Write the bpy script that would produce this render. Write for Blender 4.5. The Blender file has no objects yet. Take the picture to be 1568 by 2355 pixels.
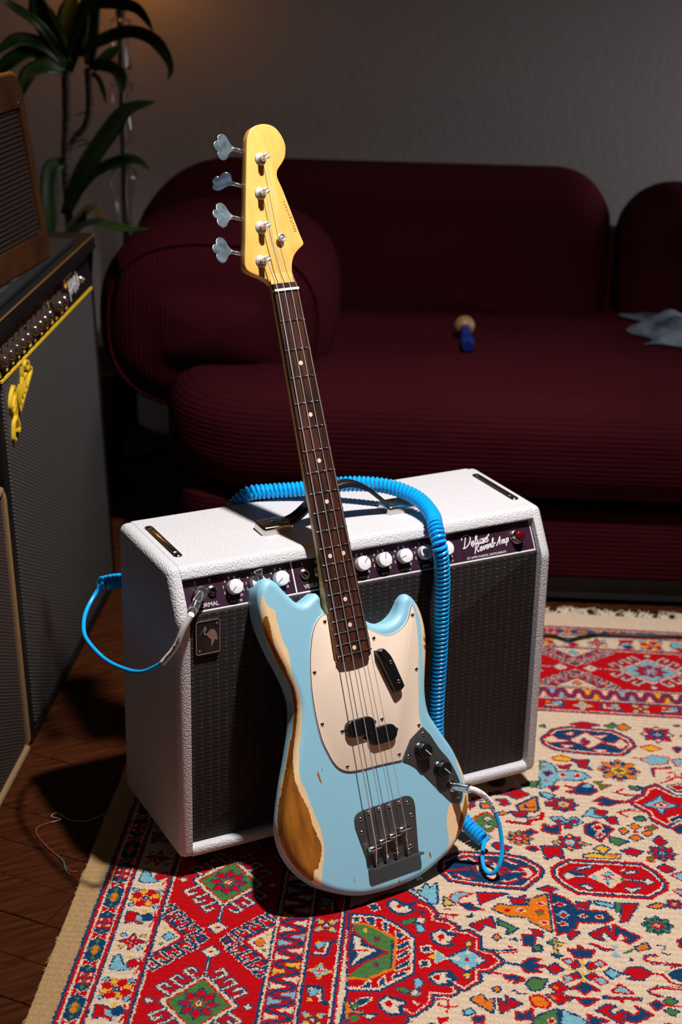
import bpy, bmesh, math, random
import numpy as np
from mathutils import Matrix, Vector
from mathutils.geometry import delaunay_2d_cdt

# ------------------------------------------------------------------ camera
scene = bpy.context.scene
COL = scene.collection
cam_data = bpy.data.cameras.new('camera')
cam = bpy.data.objects.new('camera', cam_data)
COL.objects.link(cam)
scene.camera = cam
CAM_R = np.array([[0.8906365467, -0.4541953691, 0.0217510533],
                  [0.1466704834, 0.3322273154, 0.9317257001],
                  [-0.4304117923, -0.8266387225, 0.3625108433]])
CAM_C = np.array([-0.7564046585, -1.9357393274, 1.3916010796])
_m = Matrix(CAM_R.T.tolist()).to_4x4()
_m.translation = Vector(CAM_C.tolist())
cam.matrix_world = _m
cam_data.sensor_fit = 'HORIZONTAL'
cam_data.sensor_width = 24.0
cam_data.lens = 24.0 * 3784.0844 / 1568.0
cam_data.clip_start = 0.05
cam_data.dof.use_dof = True
cam_data.dof.focus_distance = 2.34
cam_data.dof.aperture_fstop = 4.0

# ------------------------------------------------------------------ light
world = bpy.data.worlds.new('world')
scene.world = world
world.use_nodes = True
bg = world.node_tree.nodes['Background']
bg.inputs[0].default_value = (0.9, 0.78, 0.72, 1)
bg.inputs[1].default_value = 0.004

def aim(o, loc, target):
    o.location = loc
    o.rotation_euler = (Vector(target) - Vector(loc)).to_track_quat('-Z', 'Y').to_euler()

key_data = bpy.data.lights.new('key_lamp', 'SPOT')
key = bpy.data.objects.new('key_lamp', key_data)
COL.objects.link(key)
aim(key, (0.54, -0.46, 2.75), (0.40, 0.0, 0.2))
key_data.energy = 405
key_data.color = (1.0, 0.965, 0.955)
key_data.spot_size = math.radians(82)
key_data.spot_blend = 1.0
key_data.shadow_soft_size = 0.05

# added dim area light, unseen on the right, brightening the wall behind the sofa
wash_data = bpy.data.lights.new('wall_wash', 'AREA')
wash = bpy.data.objects.new('wall_wash', wash_data)
COL.objects.link(wash)
aim(wash, (3.45, 0.35, 1.0), (1.95, 1.33, 0.58))
wash_data.shape = 'RECTANGLE'; wash_data.size = 0.7; wash_data.size_y = 1.2
wash_data.energy = 8.0
wash_data.color = (1.0, 0.93, 0.95)
wash_data.spread = math.radians(50)

scene.view_settings.view_transform = 'Standard'
scene.view_settings.look = 'None'
scene.view_settings.exposure = 0.0
scene.view_settings.gamma = 1.0
scene.view_settings.use_curve_mapping = False

random.seed(7)
rng = np.random.default_rng(7)

# ------------------------------------------------------------------ helpers
PINV = {}

def tag(o, label=None, cat=None, group=None, kind=None):
    if label: o['label'] = label
    if cat: o['category'] = cat
    if group: o['group'] = group
    if kind: o['kind'] = kind
    return o

def thing(name, loc, label, cat, group=None, matrix=None):
    o = bpy.data.objects.new(name, None)
    o.empty_display_size = 0.05
    COL.objects.link(o)
    m = Matrix.Translation(Vector(loc)) if matrix is None else matrix
    o.matrix_world = m
    PINV[o.name] = np.array(m.inverted())
    return tag(o, label, cat, group)

def obj(name, vf, m, parent=None, smooth=True, mi=None, local=False, fix=True):
    verts, faces = vf
    V = np.asarray(verts, dtype=float).reshape(-1, 3)
    if parent is not None and not local:
        P = PINV[parent.name]
        V = V @ P[:3, :3].T + P[:3, 3]
    me = bpy.data.meshes.new(name)
    me.from_pydata(V.tolist(), [], [tuple(int(i) for i in f) for f in faces])
    for mm in (m if isinstance(m, (list, tuple)) else [m]):
        me.materials.append(mm)
    if mi is not None:
        me.polygons.foreach_set('material_index', np.asarray(mi, dtype=np.int32))
    if smooth:
        me.polygons.foreach_set('use_smooth', [len(p.vertices) < 9 for p in me.polygons])   # flat caps stay flat
        try:
            me.set_sharp_from_angle(angle=math.radians(smooth if smooth is not True else 42))
        except Exception:
            pass
    if fix:
        b_ = bmesh.new(); b_.from_mesh(me); bmesh.ops.recalc_face_normals(b_, faces=b_.faces); b_.to_mesh(me); b_.free()
    me.update()
    o = bpy.data.objects.new(name, me)
    COL.objects.link(o)
    if parent is not None:
        o.parent = parent
        PINV[o.name] = PINV[parent.name]
    return o

def join(*parts):
    V, F, n = [], [], 0
    for v, f in parts:
        v = np.asarray(v, dtype=float).reshape(-1, 3)
        V.append(v)
        F += [tuple(int(i) + n for i in q) for q in f]
        n += len(v)
    return (np.concatenate(V), F) if V else (np.zeros((0, 3)), [])

def xf(vf, o=(0, 0, 0), X=(1, 0, 0), Y=(0, 1, 0), Z=(0, 0, 1)):
    V = np.asarray(vf[0], dtype=float).reshape(-1, 3)
    return V @ np.array([X, Y, Z], dtype=float) + np.array(o, dtype=float), vf[1]

def box(x0, x1, y0, y1, z0, z1):
    V = [(x, y, z) for x in (x0, x1) for y in (y0, y1) for z in (z0, z1)]
    return np.array(V, float), [(0, 1, 3, 2), (4, 6, 7, 5), (0, 4, 5, 1), (2, 3, 7, 6), (0, 2, 6, 4), (1, 5, 7, 3)]

def lathe(prof, n=24, cap=True):
    """prof: list of (r, z) from bottom to top, about +Z"""
    V, F = [], []
    a = np.linspace(0, 2 * np.pi, n, endpoint=False)
    for r, z in prof:
        V.append(np.stack([r * np.cos(a), r * np.sin(a), np.full(n, z)], 1))
    for i in range(len(prof) - 1):
        for j in range(n):
            k = (j + 1) % n
            F.append((i * n + j, i * n + k, (i + 1) * n + k, (i + 1) * n + j))
    if cap:
        F.append(tuple(range(n - 1, -1, -1)))
        F.append(tuple((len(prof) - 1) * n + j for j in range(n)))
    return np.concatenate(V), F

def frames(P):
    P = np.asarray(P, float)
    T = np.gradient(P, axis=0)
    T /= np.linalg.norm(T, axis=1)[:, None] + 1e-12
    up = np.array([0.13, 0.21, 0.97])
    N = np.cross(T[0], up); N /= np.linalg.norm(N)
    Ns = [N]
    for i in range(1, len(P)):
        N = N - T[i] * (N @ T[i])
        N /= np.linalg.norm(N) + 1e-12
        Ns.append(N)
    Ns = np.array(Ns)
    return T, Ns, np.cross(T, Ns)

def tube(P, r, n=8, cap=True):
    P = np.asarray(P, float)
    T, N, B = frames(P)
    r = np.broadcast_to(np.asarray(r, float), (len(P),))
    a = np.linspace(0, 2 * np.pi, n, endpoint=False)
    V = (P[:, None] + r[:, None, None] * (N[:, None] * np.cos(a)[None, :, None] + B[:, None] * np.sin(a)[None, :, None])).reshape(-1, 3)
    F = []
    for i in range(len(P) - 1):
        for j in range(n):
            k = (j + 1) % n
            F.append((i * n + j, i * n + k, (i + 1) * n + k, (i + 1) * n + j))
    if cap:
        F.append(tuple(range(n - 1, -1, -1)))
        F.append(tuple((len(P) - 1) * n + j for j in range(n)))
    return V, F

def spline(P, n, closed=False):
    """Catmull-Rom resampled to n points by arc length"""
    P = np.asarray(P, float)
    Q = np.concatenate([P[-1:], P, P[:2]]) if closed else np.concatenate([2 * P[:1] - P[1:2], P, 2 * P[-1:] - P[-2:-1]])
    out = []
    for i in range(1, len(Q) - 2):
        p0, p1, p2, p3 = Q[i - 1:i + 3]
        t = np.linspace(0, 1, 24, endpoint=False)[:, None]
        out.append(0.5 * (2 * p1 + (p2 - p0) * t + (2 * p0 - 5 * p1 + 4 * p2 - p3) * t ** 2 + (3 * p1 - p0 - 3 * p2 + p3) * t ** 3))
    S = np.concatenate(out + ([P[:1]] if closed else [P[-1:]]))
    d = np.concatenate([[0], np.cumsum(np.linalg.norm(np.diff(S, axis=0), axis=1))])
    s = np.linspace(0, d[-1], n, endpoint=not closed)
    return np.stack([np.interp(s, d, S[:, k]) for k in range(P.shape[1])], 1)

def smooth_poly(P, corners, per=0.004):
    """closed outline: smooth between the listed corner indices"""
    P = np.asarray(P, float)
    cs = sorted(corners)
    out = []
    for a, b in zip(cs, cs[1:] + [cs[0] + len(P)]):
        seg = np.array([P[i % len(P)] for i in range(a, b + 1)])
        L = np.linalg.norm(np.diff(seg, axis=0), axis=1).sum()
        n = max(2, int(L / per) + 1)
        out.append((spline(seg, n) if len(seg) > 2 else np.linspace(seg[0], seg[-1], 2))[:-1])
    return np.concatenate(out)

def ccw(P):
    P = np.asarray(P, float)
    x, y = P[:, 0], P[:, 1]
    return P if (x * np.roll(y, -1) - y * np.roll(x, -1)).sum() > 0 else P[::-1]

def inset(P, d):
    """offset a CCW outline inwards by d (mitred)"""
    e = np.roll(P, -1, 0) - P
    e /= np.linalg.norm(e, axis=1)[:, None] + 1e-12
    n1 = np.stack([-e[:, 1], e[:, 0]], 1)
    n0 = np.roll(n1, 1, 0)
    m = n0 + n1
    q = (m * m).sum(1)
    return P + d * 2 * m / np.maximum(q, 0.8)[:, None]

def slab(P, z0, z1, r1=0.0, r0=0.0, seg=5):
    """outline P extruded from z0 to z1, front edge rounded r1, back edge r0"""
    P = ccw(P)
    L = []
    if r0 > 0:
        for k in range(seg):
            a = math.pi / 2 * k / seg
            L.append((r0 * (1 - math.sin(a)), z0 + r0 * (1 - math.cos(a))))
    else:
        L.append((0, z0))
    if r0 > 0: L.append((0, z0 + r0))
    if r1 > 0:
        for k in range(seg + 1):
            a = math.pi / 2 * k / seg
            L.append((r1 * (1 - math.cos(a)), z1 - r1 + r1 * math.sin(a)))
    else:
        L.append((0, z1))
    V, F, n = [], [], len(P)
    for d, z in L:
        Q = inset(P, d) if d else P
        V.append(np.concatenate([Q, np.full((n, 1), z)], 1))
    for i in range(len(L) - 1):
        for j in range(n):
            k = (j + 1) % n
            F.append((i * n + j, i * n + k, (i + 1) * n + k, (i + 1) * n + j))
    F.append(tuple(range(n - 1, -1, -1)))
    F.append(tuple((len(L) - 1) * n + j for j in range(n)))
    return np.concatenate(V), F

def rrect(x0, x1, y0, y1, r, seg=5):
    if not isinstance(r, (tuple, list)): r = (r, r, r, r)
    out = []
    for (cx, cy, a0, rr) in ((x1, y0, -90, r[0]), (x1, y1, 0, r[1]), (x0, y1, 90, r[2]), (x0, y0, 180, r[3])):
        sx = -1 if cx == x1 else 1
        sy = -1 if cy == y1 else 1
        for k in range(seg + 1):
            a = math.radians(a0 + 90 * k / seg)
            out.append((cx + sx * rr + rr * math.cos(a), cy + sy * rr + rr * math.sin(a)))
    return np.array(out)

def circ(cx, cy, r, n=20):
    a = np.linspace(0, 2 * np.pi, n, endpoint=False)
    return np.stack([cx + r * np.cos(a), cy + r * np.sin(a)], 1)

def pillow(P, z0, z1, r, bulge, seg=6, rings=5):
    """cushion: outline P, thickness z0..z1, edge radius r, bulging front and back"""
    P = ccw(P)
    n = len(P)
    c = P.mean(0)
    L = []
    zm = (z0 + z1) / 2
    h = (z1 - z0) / 2
    half = []
    for k in range(seg + 1):
        a = math.pi / 2 * k / seg
        half.append((inset(P, r * (1 - math.cos(a))), h - r + r * math.sin(a)))
    In = half[-1][0]
    for k in range(1, rings + 1):
        f = k / (rings + 0.35)
        half.append((c + (In - c) * (1 - f), h + bulge * (1 - (1 - f) ** 2)))
    loops = [(q, zm - z) for q, z in reversed(half)] + [(q, zm + z) for q, z in half]
    V = [np.concatenate([q, np.full((n, 1), z)], 1) for q, z in loops]
    F = []
    for i in range(len(loops) - 1):
        for j in range(n):
            k = (j + 1) % n
            F.append((i * n + j, i * n + k, (i + 1) * n + k, (i + 1) * n + j))
    F.append(tuple(range(n - 1, -1, -1)))
    F.append(tuple((len(loops) - 1) * n + j for j in range(n)))
    return np.concatenate(V), F

def inpoly(P, X, Y):
    P = np.asarray(P, float)
    c = np.zeros(np.shape(X), bool)
    x1, y1 = P[-1]
    for x2, y2 in P:
        if y1 != y2:
            c ^= ((y2 > Y) != (y1 > Y)) & (X < (x1 - x2) * (Y - y2) / (y1 - y2) + x2)
        x1, y1 = x2, y2
    return c

_tc = {}
def text(s, size, depth=0.0002, align='CENTER', space=1.0):
    k = (s, size, depth, align, space)
    if k not in _tc:
        cu = bpy.data.curves.new('t', 'FONT')
        cu.body = s; cu.size = size; cu.extrude = depth; cu.align_x = align; cu.align_y = 'CENTER'
        cu.resolution_u = 3; cu.space_character = space
        o = bpy.data.objects.new('t', cu)
        COL.objects.link(o)
        bpy.context.view_layer.update()
        me = bpy.data.meshes.new_from_object(o.evaluated_get(bpy.context.evaluated_depsgraph_get()))
        V = np.zeros(len(me.vertices) * 3)
        me.vertices.foreach_get('co', V)
        F = [tuple(p.vertices) for p in me.polygons]
        bpy.data.objects.remove(o); bpy.data.curves.remove(cu); bpy.data.meshes.remove(me)
        _tc[k] = (V.reshape(-1, 3), F)
    return _tc[k]

def stroke(P, w, h=0.0004, n=None):
    """a flat pen stroke in XY, thickness h in Z"""
    P = np.asarray(P, float)
    if len(P) > 2: P = spline(P, n or max(6, 5 * len(P)))
    T = np.gradient(P, axis=0); T /= np.linalg.norm(T, axis=1)[:, None] + 1e-12
    N = np.stack([-T[:, 1], T[:, 0]], 1) * np.broadcast_to(np.asarray(w, float), (len(P),))[:, None] / 2
    m = len(P)
    V = np.concatenate([np.c_[P + N, np.full(m, h)], np.c_[P - N, np.full(m, h)], np.c_[P + N, np.zeros(m)], np.c_[P - N, np.zeros(m)]])
    F = []
    for i in range(m - 1):
        F += [(i, m + i, m + i + 1, i + 1), (i, i + 1, 2 * m + i + 1, 2 * m + i), (m + i + 1, m + i, 3 * m + i, 3 * m + i + 1)]
    F += [(0, 2 * m, 3 * m, m), (m - 1, 2 * m - 1, 4 * m - 1, 3 * m - 1)]
    return V, F

# ------------------------------------------------------------------ materials
def mat(name, col, rough=0.5, metal=0.0, spec=0.5, coat=0.0, bump=None, vary=None, sheen=0.0, trans=0.0, ior=1.5, coords='Object'):
    """bump: (kind, scale, strength, distance); vary: (colour2, scale, detail, lo, hi, stretch)"""
    m = bpy.data.materials.new(name)
    m.use_nodes = True
    nt = m.node_tree
    b = nt.nodes['Principled BSDF']
    b.inputs['Base Color'].default_value = (*col, 1)
    b.inputs['Roughness'].default_value = rough
    b.inputs['Metallic'].default_value = metal
    b.inputs['Specular IOR Level'].default_value = spec
    b.inputs['Coat Weight'].default_value = coat
    b.inputs['Coat Roughness'].default_value = 0.08
    b.inputs['Sheen Weight'].default_value = sheen
    b.inputs['Transmission Weight'].default_value = trans
    b.inputs['IOR'].default_value = ior
    tc = nt.nodes.new('ShaderNodeTexCoord')
    if vary:
        c2, sc, det, lo, hi, st = vary
        mp = nt.nodes.new('ShaderNodeMapping')
        mp.inputs['Scale'].default_value = st
        nt.links.new(tc.outputs[coords], mp.inputs['Vector'])
        nz = nt.nodes.new('ShaderNodeTexNoise')
        nz.inputs['Scale'].default_value = sc
        nz.inputs['Detail'].default_value = det
        nt.links.new(mp.outputs[0], nz.inputs['Vector'])
        rp = nt.nodes.new('ShaderNodeValToRGB')
        rp.color_ramp.elements[0].position = lo
        rp.color_ramp.elements[1].position = hi
        rp.color_ramp.elements[0].color = (*col, 1)
        rp.color_ramp.elements[1].color = (*c2, 1)
        nt.links.new(nz.outputs['Fac'], rp.inputs[0])
        nt.links.new(rp.outputs[0], b.inputs['Base Color'])
    if bump:
        kind, sc, stg, dist = bump[:4]
        if kind == 'noise':
            t = nt.nodes.new('ShaderNodeTexNoise'); t.inputs['Scale'].default_value = sc; t.inputs['Detail'].default_value = 3
            out = t.outputs['Fac']
        elif kind == 'cell':
            t = nt.nodes.new('ShaderNodeTexVoronoi'); t.feature = 'F1'; t.inputs['Scale'].default_value = sc
            out = t.outputs['Distance']
        else:
            t = nt.nodes.new('ShaderNodeTexWave'); t.inputs['Scale'].default_value = sc
            t.bands_direction = kind[-1].upper(); t.inputs['Distortion'].default_value = bump[4] if len(bump) > 4 else 0.3
            t.inputs['Detail'].default_value = 1
            out = t.outputs['Fac']
        nt.links.new(tc.outputs[coords], t.inputs['Vector'])
        bp = nt.nodes.new('ShaderNodeBump')
        bp.inputs['Strength'].default_value = stg
        bp.inputs['Distance'].default_value = dist
        if kind == 'cell': bp.invert = True
        nt.links.new(out, bp.inputs['Height'])
        nt.links.new(bp.outputs[0], b.inputs['Normal'])
    return m

def mathn(nt, op, a, b=None):
    n = nt.nodes.new('ShaderNodeMath'); n.operation = op
    for i, v in enumerate((a, b)):
        if v is None: continue
        if hasattr(v, 'is_linked') or hasattr(v, 'links'): nt.links.new(v, n.inputs[i])
        else: n.inputs[i].default_value = v
    return n.outputs[0]

def weave(name, base, thread, px, pz, duty, rough, axes=('X', 'Z'), noise=0.35, bumpd=0.0008, offset=True, strength=1.0):
    """woven grille cloth: stitches of thread colour in columns px apart, pz apart along them"""
    m = bpy.data.materials.new(name); m.use_nodes = True
    nt = m.node_tree; b = nt.nodes['Principled BSDF']
    tc = nt.nodes.new('ShaderNodeTexCoord'); sp = nt.nodes.new('ShaderNodeSeparateXYZ')
    nt.links.new(tc.outputs['Object'], sp.inputs[0])
    x = sp.outputs[axes[0]]; z = sp.outputs[axes[1]]
    cx = mathn(nt, 'COSINE', mathn(nt, 'MULTIPLY', x, 2 * math.pi / px))
    zz = mathn(nt, 'MULTIPLY', z, 2 * math.pi / pz)
    if offset:
        fl = mathn(nt, 'FLOOR', mathn(nt, 'ADD', mathn(nt, 'DIVIDE', x, px), 0.5))
        zz = mathn(nt, 'ADD', zz, mathn(nt, 'MULTIPLY', fl, math.pi))
    cz = mathn(nt, 'COSINE', zz)
    nz = nt.nodes.new('ShaderNodeTexNoise'); nz.inputs['Scale'].default_value = 260; nz.inputs['Detail'].default_value = 2
    nt.links.new(tc.outputs['Object'], nz.inputs['Vector'])
    s = mathn(nt, 'ADD', mathn(nt, 'ADD', cx, cz), mathn(nt, 'MULTIPLY', mathn(nt, 'SUBTRACT', nz.outputs['Fac'], 0.5), noise * 8))
    rp = nt.nodes.new('ShaderNodeMapRange'); rp.inputs['From Min'].default_value = duty; rp.inputs['From Max'].default_value = duty + 0.5
    rp.inputs['To Max'].default_value = strength
    nt.links.new(s, rp.inputs['Value'])
    mx = nt.nodes.new('ShaderNodeMix'); mx.data_type = 'RGBA'
    mx.inputs[6].default_value = (*base, 1); mx.inputs[7].default_value = (*thread, 1)
    nt.links.new(rp.outputs[0], mx.inputs[0]); nt.links.new(mx.outputs[2], b.inputs['Base Color'])
    bp = nt.nodes.new('ShaderNodeBump'); bp.inputs['Distance'].default_value = bumpd; bp.inputs['Strength'].default_value = 0.8
    nt.links.new(s, bp.inputs['Height']); nt.links.new(bp.outputs[0], b.inputs['Normal'])
    b.inputs['Roughness'].default_value = rough
    return m

def S(r, g, b):
    return tuple(((v / 255 / 12.92) if v / 255 <= 0.04045 else ((v / 255 + 0.055) / 1.055) ** 2.4) for v in (r, g, b))

M = {}
M['wall'] = mat('wall_paint', (0.50, 0.47, 0.47), 0.85, bump=('noise', 60, 0.15, 0.002))
M['under'] = mat('subfloor', (0.02, 0.012, 0.008), 0.8)
M['tolex'] = mat('ivory_tolex', (0.61, 0.59, 0.60), 0.42, spec=0.4, bump=('cell', 400, 1.0, 0.0010))
M['wood'] = mat('parquet', (0.027, 0.0064, 0.0018), 0.5, spec=0.06, bump=('noise', 60, 0.15, 0.001), vary=((0.058, 0.0155, 0.0045), 9, 5, 0.35, 0.7, (1, 12, 1)))
M['paint'] = mat('daphne_paint', (0.27, 0.555, 0.70), 0.5, spec=0.8, vary=((0.275, 0.565, 0.70), 14, 4, 0.4, 0.7, (1, 1, 1)))
M['primer'] = mat('bare_primer', (0.86, 0.60, 0.33), 0.45, vary=((0.80, 0.53, 0.27), 40, 3, 0.4, 0.75, (1, 1, 1)))
M['alder'] = mat('bare_wood', (0.36, 0.125, 0.012), 0.42, spec=0.4, vary=((0.17, 0.048, 0.006), 16, 5, 0.40, 0.72, (6, 1, 6)))
M['cream'] = mat('aged_plastic', (0.86, 0.68, 0.53), 0.36, spec=0.4, vary=((0.82, 0.63, 0.47), 8, 4, 0.5, 0.8, (1, 1, 1)))
M['white'] = mat('white_plastic', (0.82, 0.80, 0.80), 0.35)
M['blackp'] = mat('black_plastic', (0.008, 0.008, 0.009), 0.28)
M['blackm'] = mat('matt_black', (0.006, 0.006, 0.007), 0.6)
M['maple'] = mat('amber_maple', (0.86, 0.44, 0.11), 0.30, coat=0.35, vary=((0.74, 0.34, 0.065), 10, 5, 0.42, 0.75, (7, 1.2, 7)))
M['neck'] = mat('neck_maple', (0.66, 0.40, 0.13), 0.34, coat=0.3)
M['rosewood'] = mat('rosewood', (0.078, 0.022, 0.011), 0.42, bump=('noise', 300, 0.2, 0.0004), vary=((0.020, 0.0065, 0.0045), 22, 5, 0.40, 0.62, (9, 0.5, 9)))
M['bone'] = mat('bone', (0.80, 0.74, 0.63), 0.35)
M['dot'] = mat('clay_dot', (0.80, 0.60, 0.44), 0.45)
M['chrome'] = mat('chrome', (0.74, 0.75, 0.77), 0.14, 0.95)
M['nickel'] = mat('aged_nickel', (0.66, 0.62, 0.57), 0.17, 1.0, bump=('noise', 200, 0.15, 0.0003))
M['steel'] = mat('dull_steel', (0.13, 0.125, 0.125), 0.45, 0.75, bump=('noise', 160, 0.1, 0.0003))
M['wire'] = mat('string_steel', (0.80, 0.78, 0.77), 0.34, 0.6)
M['satin'] = mat('satin_chrome', (0.78, 0.78, 0.79), 0.33, 0.85)
M['key'] = mat('worn_chrome', (0.30, 0.37, 0.43), 0.30, 0.95, vary=((0.13, 0.17, 0.20), 90, 5, 0.4, 0.7, (1, 1, 1)))
M['ink'] = mat('black_ink', (0.012, 0.010, 0.010), 0.5)
M['panel'] = mat('oxblood_panel', (0.040, 0.012, 0.030), 0.35, vary=((0.030, 0.009, 0.022), 120, 3, 0.4, 0.7, (1, 1, 1)))
M['print'] = mat('white_print', (0.80, 0.76, 0.74), 0.5)
M['printy'] = mat('yellow_print', (0.72, 0.46, 0.02), 0.5)
M['grille'] = weave('oxblood_grille', (0.0060, 0.0022, 0.0024), (0.17, 0.125, 0.13), 0.0129, 0.0068, 1.62, 0.7, noise=0.16, bumpd=0.00015, strength=0.8, offset=False)
M['silver'] = weave('silver_grille', (0.018, 0.0176, 0.0172), (0.050, 0.049, 0.047), 0.0066, 0.0066, -0.9, 0.6, axes=('Y', 'Z'), noise=0.05, bumpd=0.0006)
M['brown_grille'] = weave('brown_grille', (0.018, 0.011, 0.009), (0.07, 0.05, 0.045), 0.006, 0.006, 0.6, 0.6, axes=('Y', 'Z'), noise=0.15)
M['badge'] = mat('badge_black', (0.012, 0.009, 0.009), 0.4)
M['badge_metal'] = mat('badge_metal', (0.42, 0.35, 0.32), 0.32, 0.8)
M['jewel'] = mat('ruby_jewel', (0.13, 0.002, 0.006), 0.08, spec=0.8, coat=0.6)
M['leather'] = mat('black_strap', (0.010, 0.011, 0.014), 0.38, bump=('noise', 300, 0.25, 0.0006))
M['cable'] = mat('cyan_cable', (0.005, 0.40, 0.90), 0.22, spec=0.55)
M['sleeve'] = mat('white_sleeve', (0.78, 0.76, 0.76), 0.35)
M['sofa'] = mat('burgundy_corduroy', (0.032, 0.0034, 0.0060), 0.85, spec=0.03, bump=('wave_z', 32, 0.4, 0.003, 0.4), vary=((0.024, 0.0026, 0.0045), 3, 3, 0.4, 0.7, (1, 1, 1)))
M['sofax'] = mat('burgundy_corduroy_upright', (0.032, 0.0034, 0.0060), 0.85, spec=0.03, bump=('wave_x', 32, 0.4, 0.003, 0.4))
M['sofal'] = mat('burgundy_corduroy_lengthwise', (0.032, 0.0034, 0.0060), 0.85, spec=0.03, bump=('wave_y', 32, 0.4, 0.003, 0.4))
M['leaf'] = mat('dracaena_leaf', (0.018, 0.045, 0.008), 0.42, spec=0.3, vary=((0.035, 0.075, 0.010), 6, 3, 0.45, 0.7, (1, 1, 1)))
M['dryleaf'] = mat('dry_leaf', (0.16, 0.085, 0.02), 0.6)
M['trunk'] = mat('cane_bark', (0.06, 0.035, 0.022), 0.8, bump=('wave_z', 18, 0.6, 0.004, 1.5))
M['clay'] = mat('clay_pot', (0.12, 0.05, 0.03), 0.7)
M['soil'] = mat('soil', (0.02, 0.013, 0.009), 0.9, bump=('noise', 60, 1, 0.01))
M['glass'] = mat('clear_glass', (0.95, 0.93, 0.92), 0.03, trans=1.0, ior=1.28)
M['btolex'] = mat('black_tolex', (0.006, 0.005, 0.005), 0.5, spec=0.2, bump=('cell', 420, 0.6, 0.0008))
M['gold'] = mat('gold_piping', (0.11, 0.06, 0.016), 0.4)
M['amber'] = mat('smoked_knob', (0.045, 0.026, 0.020), 0.12, spec=0.6, coat=0.5)
M['rib'] = mat('ribbed_cloth', (0.022, 0.014, 0.011), 0.6, spec=0.2)
M['tan'] = mat('tan_tolex', (0.20, 0.115, 0.05), 0.6, bump=('cell', 420, 0.6, 0.0008))
M['tweed'] = mat('tweed', (0.24, 0.085, 0.014), 0.7, spec=0.15, bump=('wave_z', 160, 0.4, 0.0008, 0.2), vary=((0.14, 0.045, 0.008), 30, 4, 0.4, 0.7, (1, 1, 1)))
M['leatherette'] = mat('brown_leatherette', (0.045, 0.0145, 0.0042), 0.55, spec=0.15, bump=('noise', 120, 0.4, 0.002), vary=((0.024, 0.0075, 0.0025), 12, 4, 0.4, 0.7, (1, 1, 1)))
M['denim'] = mat('grey_cloth', (0.11, 0.13, 0.16), 0.9, spec=0.05, bump=('noise', 60, 0.5, 0.004), vary=((0.03, 0.037, 0.05), 22, 4, 0.4, 0.65, (1, 1, 1)))
M['bluep'] = mat('blue_handle', (0.004, 0.016, 0.13), 0.35)
M['beech'] = mat('beech', (0.22, 0.115, 0.04), 0.5)
M['redthread'] = mat('red_thread', (0.20, 0.03, 0.015), 0.8)
M['greenthread'] = mat('green_thread', (0.04, 0.075, 0.035), 0.8)
M['fringe'] = mat('fringe_wool', (0.62, 0.52, 0.40), 0.9)

def knots():
    m = bpy.data.materials.new('knotted_wool'); m.use_nodes = True
    nt = m.node_tree; b = nt.nodes['Principled BSDF']
    at = nt.nodes.new('ShaderNodeAttribute'); at.attribute_name = 'knot'
    nt.links.new(at.outputs['Color'], b.inputs['Base Color'])
    b.inputs['Roughness'].default_value = 0.95
    b.inputs['Specular IOR Level'].default_value = 0.05
    tc = nt.nodes.new('ShaderNodeTexCoord')
    nz = nt.nodes.new('ShaderNodeTexNoise'); nz.inputs['Scale'].default_value = 520; nz.inputs['Detail'].default_value = 2
    nt.links.new(tc.outputs['Object'], nz.inputs['Vector'])
    bp = nt.nodes.new('ShaderNodeBump'); bp.inputs['Strength'].default_value = 0.6; bp.inputs['Distance'].default_value = 0.002
    nt.links.new(nz.outputs['Fac'], bp.inputs['Height']); nt.links.new(bp.outputs[0], b.inputs['Normal'])
    return m
M['knots'] = knots()

# ------------------------------------------------------------------ room
TH = math.radians(58.5)
RU = np.array([math.cos(TH), math.sin(TH), 0.0])       # along the rug's left edge, away from the camera
RV = np.array([math.sin(TH), -math.cos(TH), 0.0])      # across the rug, to the right
RO = np.array([-0.27188564, -0.2330509, 0.0])
FZ = -0.009                                            # wooden floor; the rug's pile is z = 0
SA = np.array([1.02738846, 0.58545818, 0.0])           # sofa's front line: origin, direction, depth
SE = np.array([0.87036336, -0.49241001, 0.0])
SN = np.array([0.49241001, 0.87036336, 0.0])
def sofa_pt(s, d, z): return SA + SE * s + SN * d + np.array([0, 0, z])

floor = obj('floor', box(-3.2, 4.2, -3.2, 4.2, FZ - 0.05, FZ - 0.004), M['under'], smooth=False)
tag(floor, kind='structure')
wl = sofa_pt(-2.05, 1.08, 0); 
def wall(name, p, q, n, h=2.7, t=0.1, z0=FZ - 0.004):
    p = np.asarray(p, float); q = np.asarray(q, float)
    o = obj(name, join((np.array([p, q, q + n * t, p + n * t] + [v + [0, 0, h] for v in (p, q, q + n * t, p + n * t)]) + [0, 0, z0],
                        [(0, 1, 2, 3), (4, 7, 6, 5), (0, 4, 5, 1), (1, 5, 6, 2), (2, 6, 7, 3), (3, 7, 4, 0)])), M['wall'], smooth=False)
    return tag(o, kind='structure')
wall('wall_back', sofa_pt(-2.05, 1.08, 0), sofa_pt(2.6, 1.08, 0), SN)
wall('wall_left', sofa_pt(-2.05, -2.2, 0), sofa_pt(-2.05, 1.18, 0), -SE)
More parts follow.
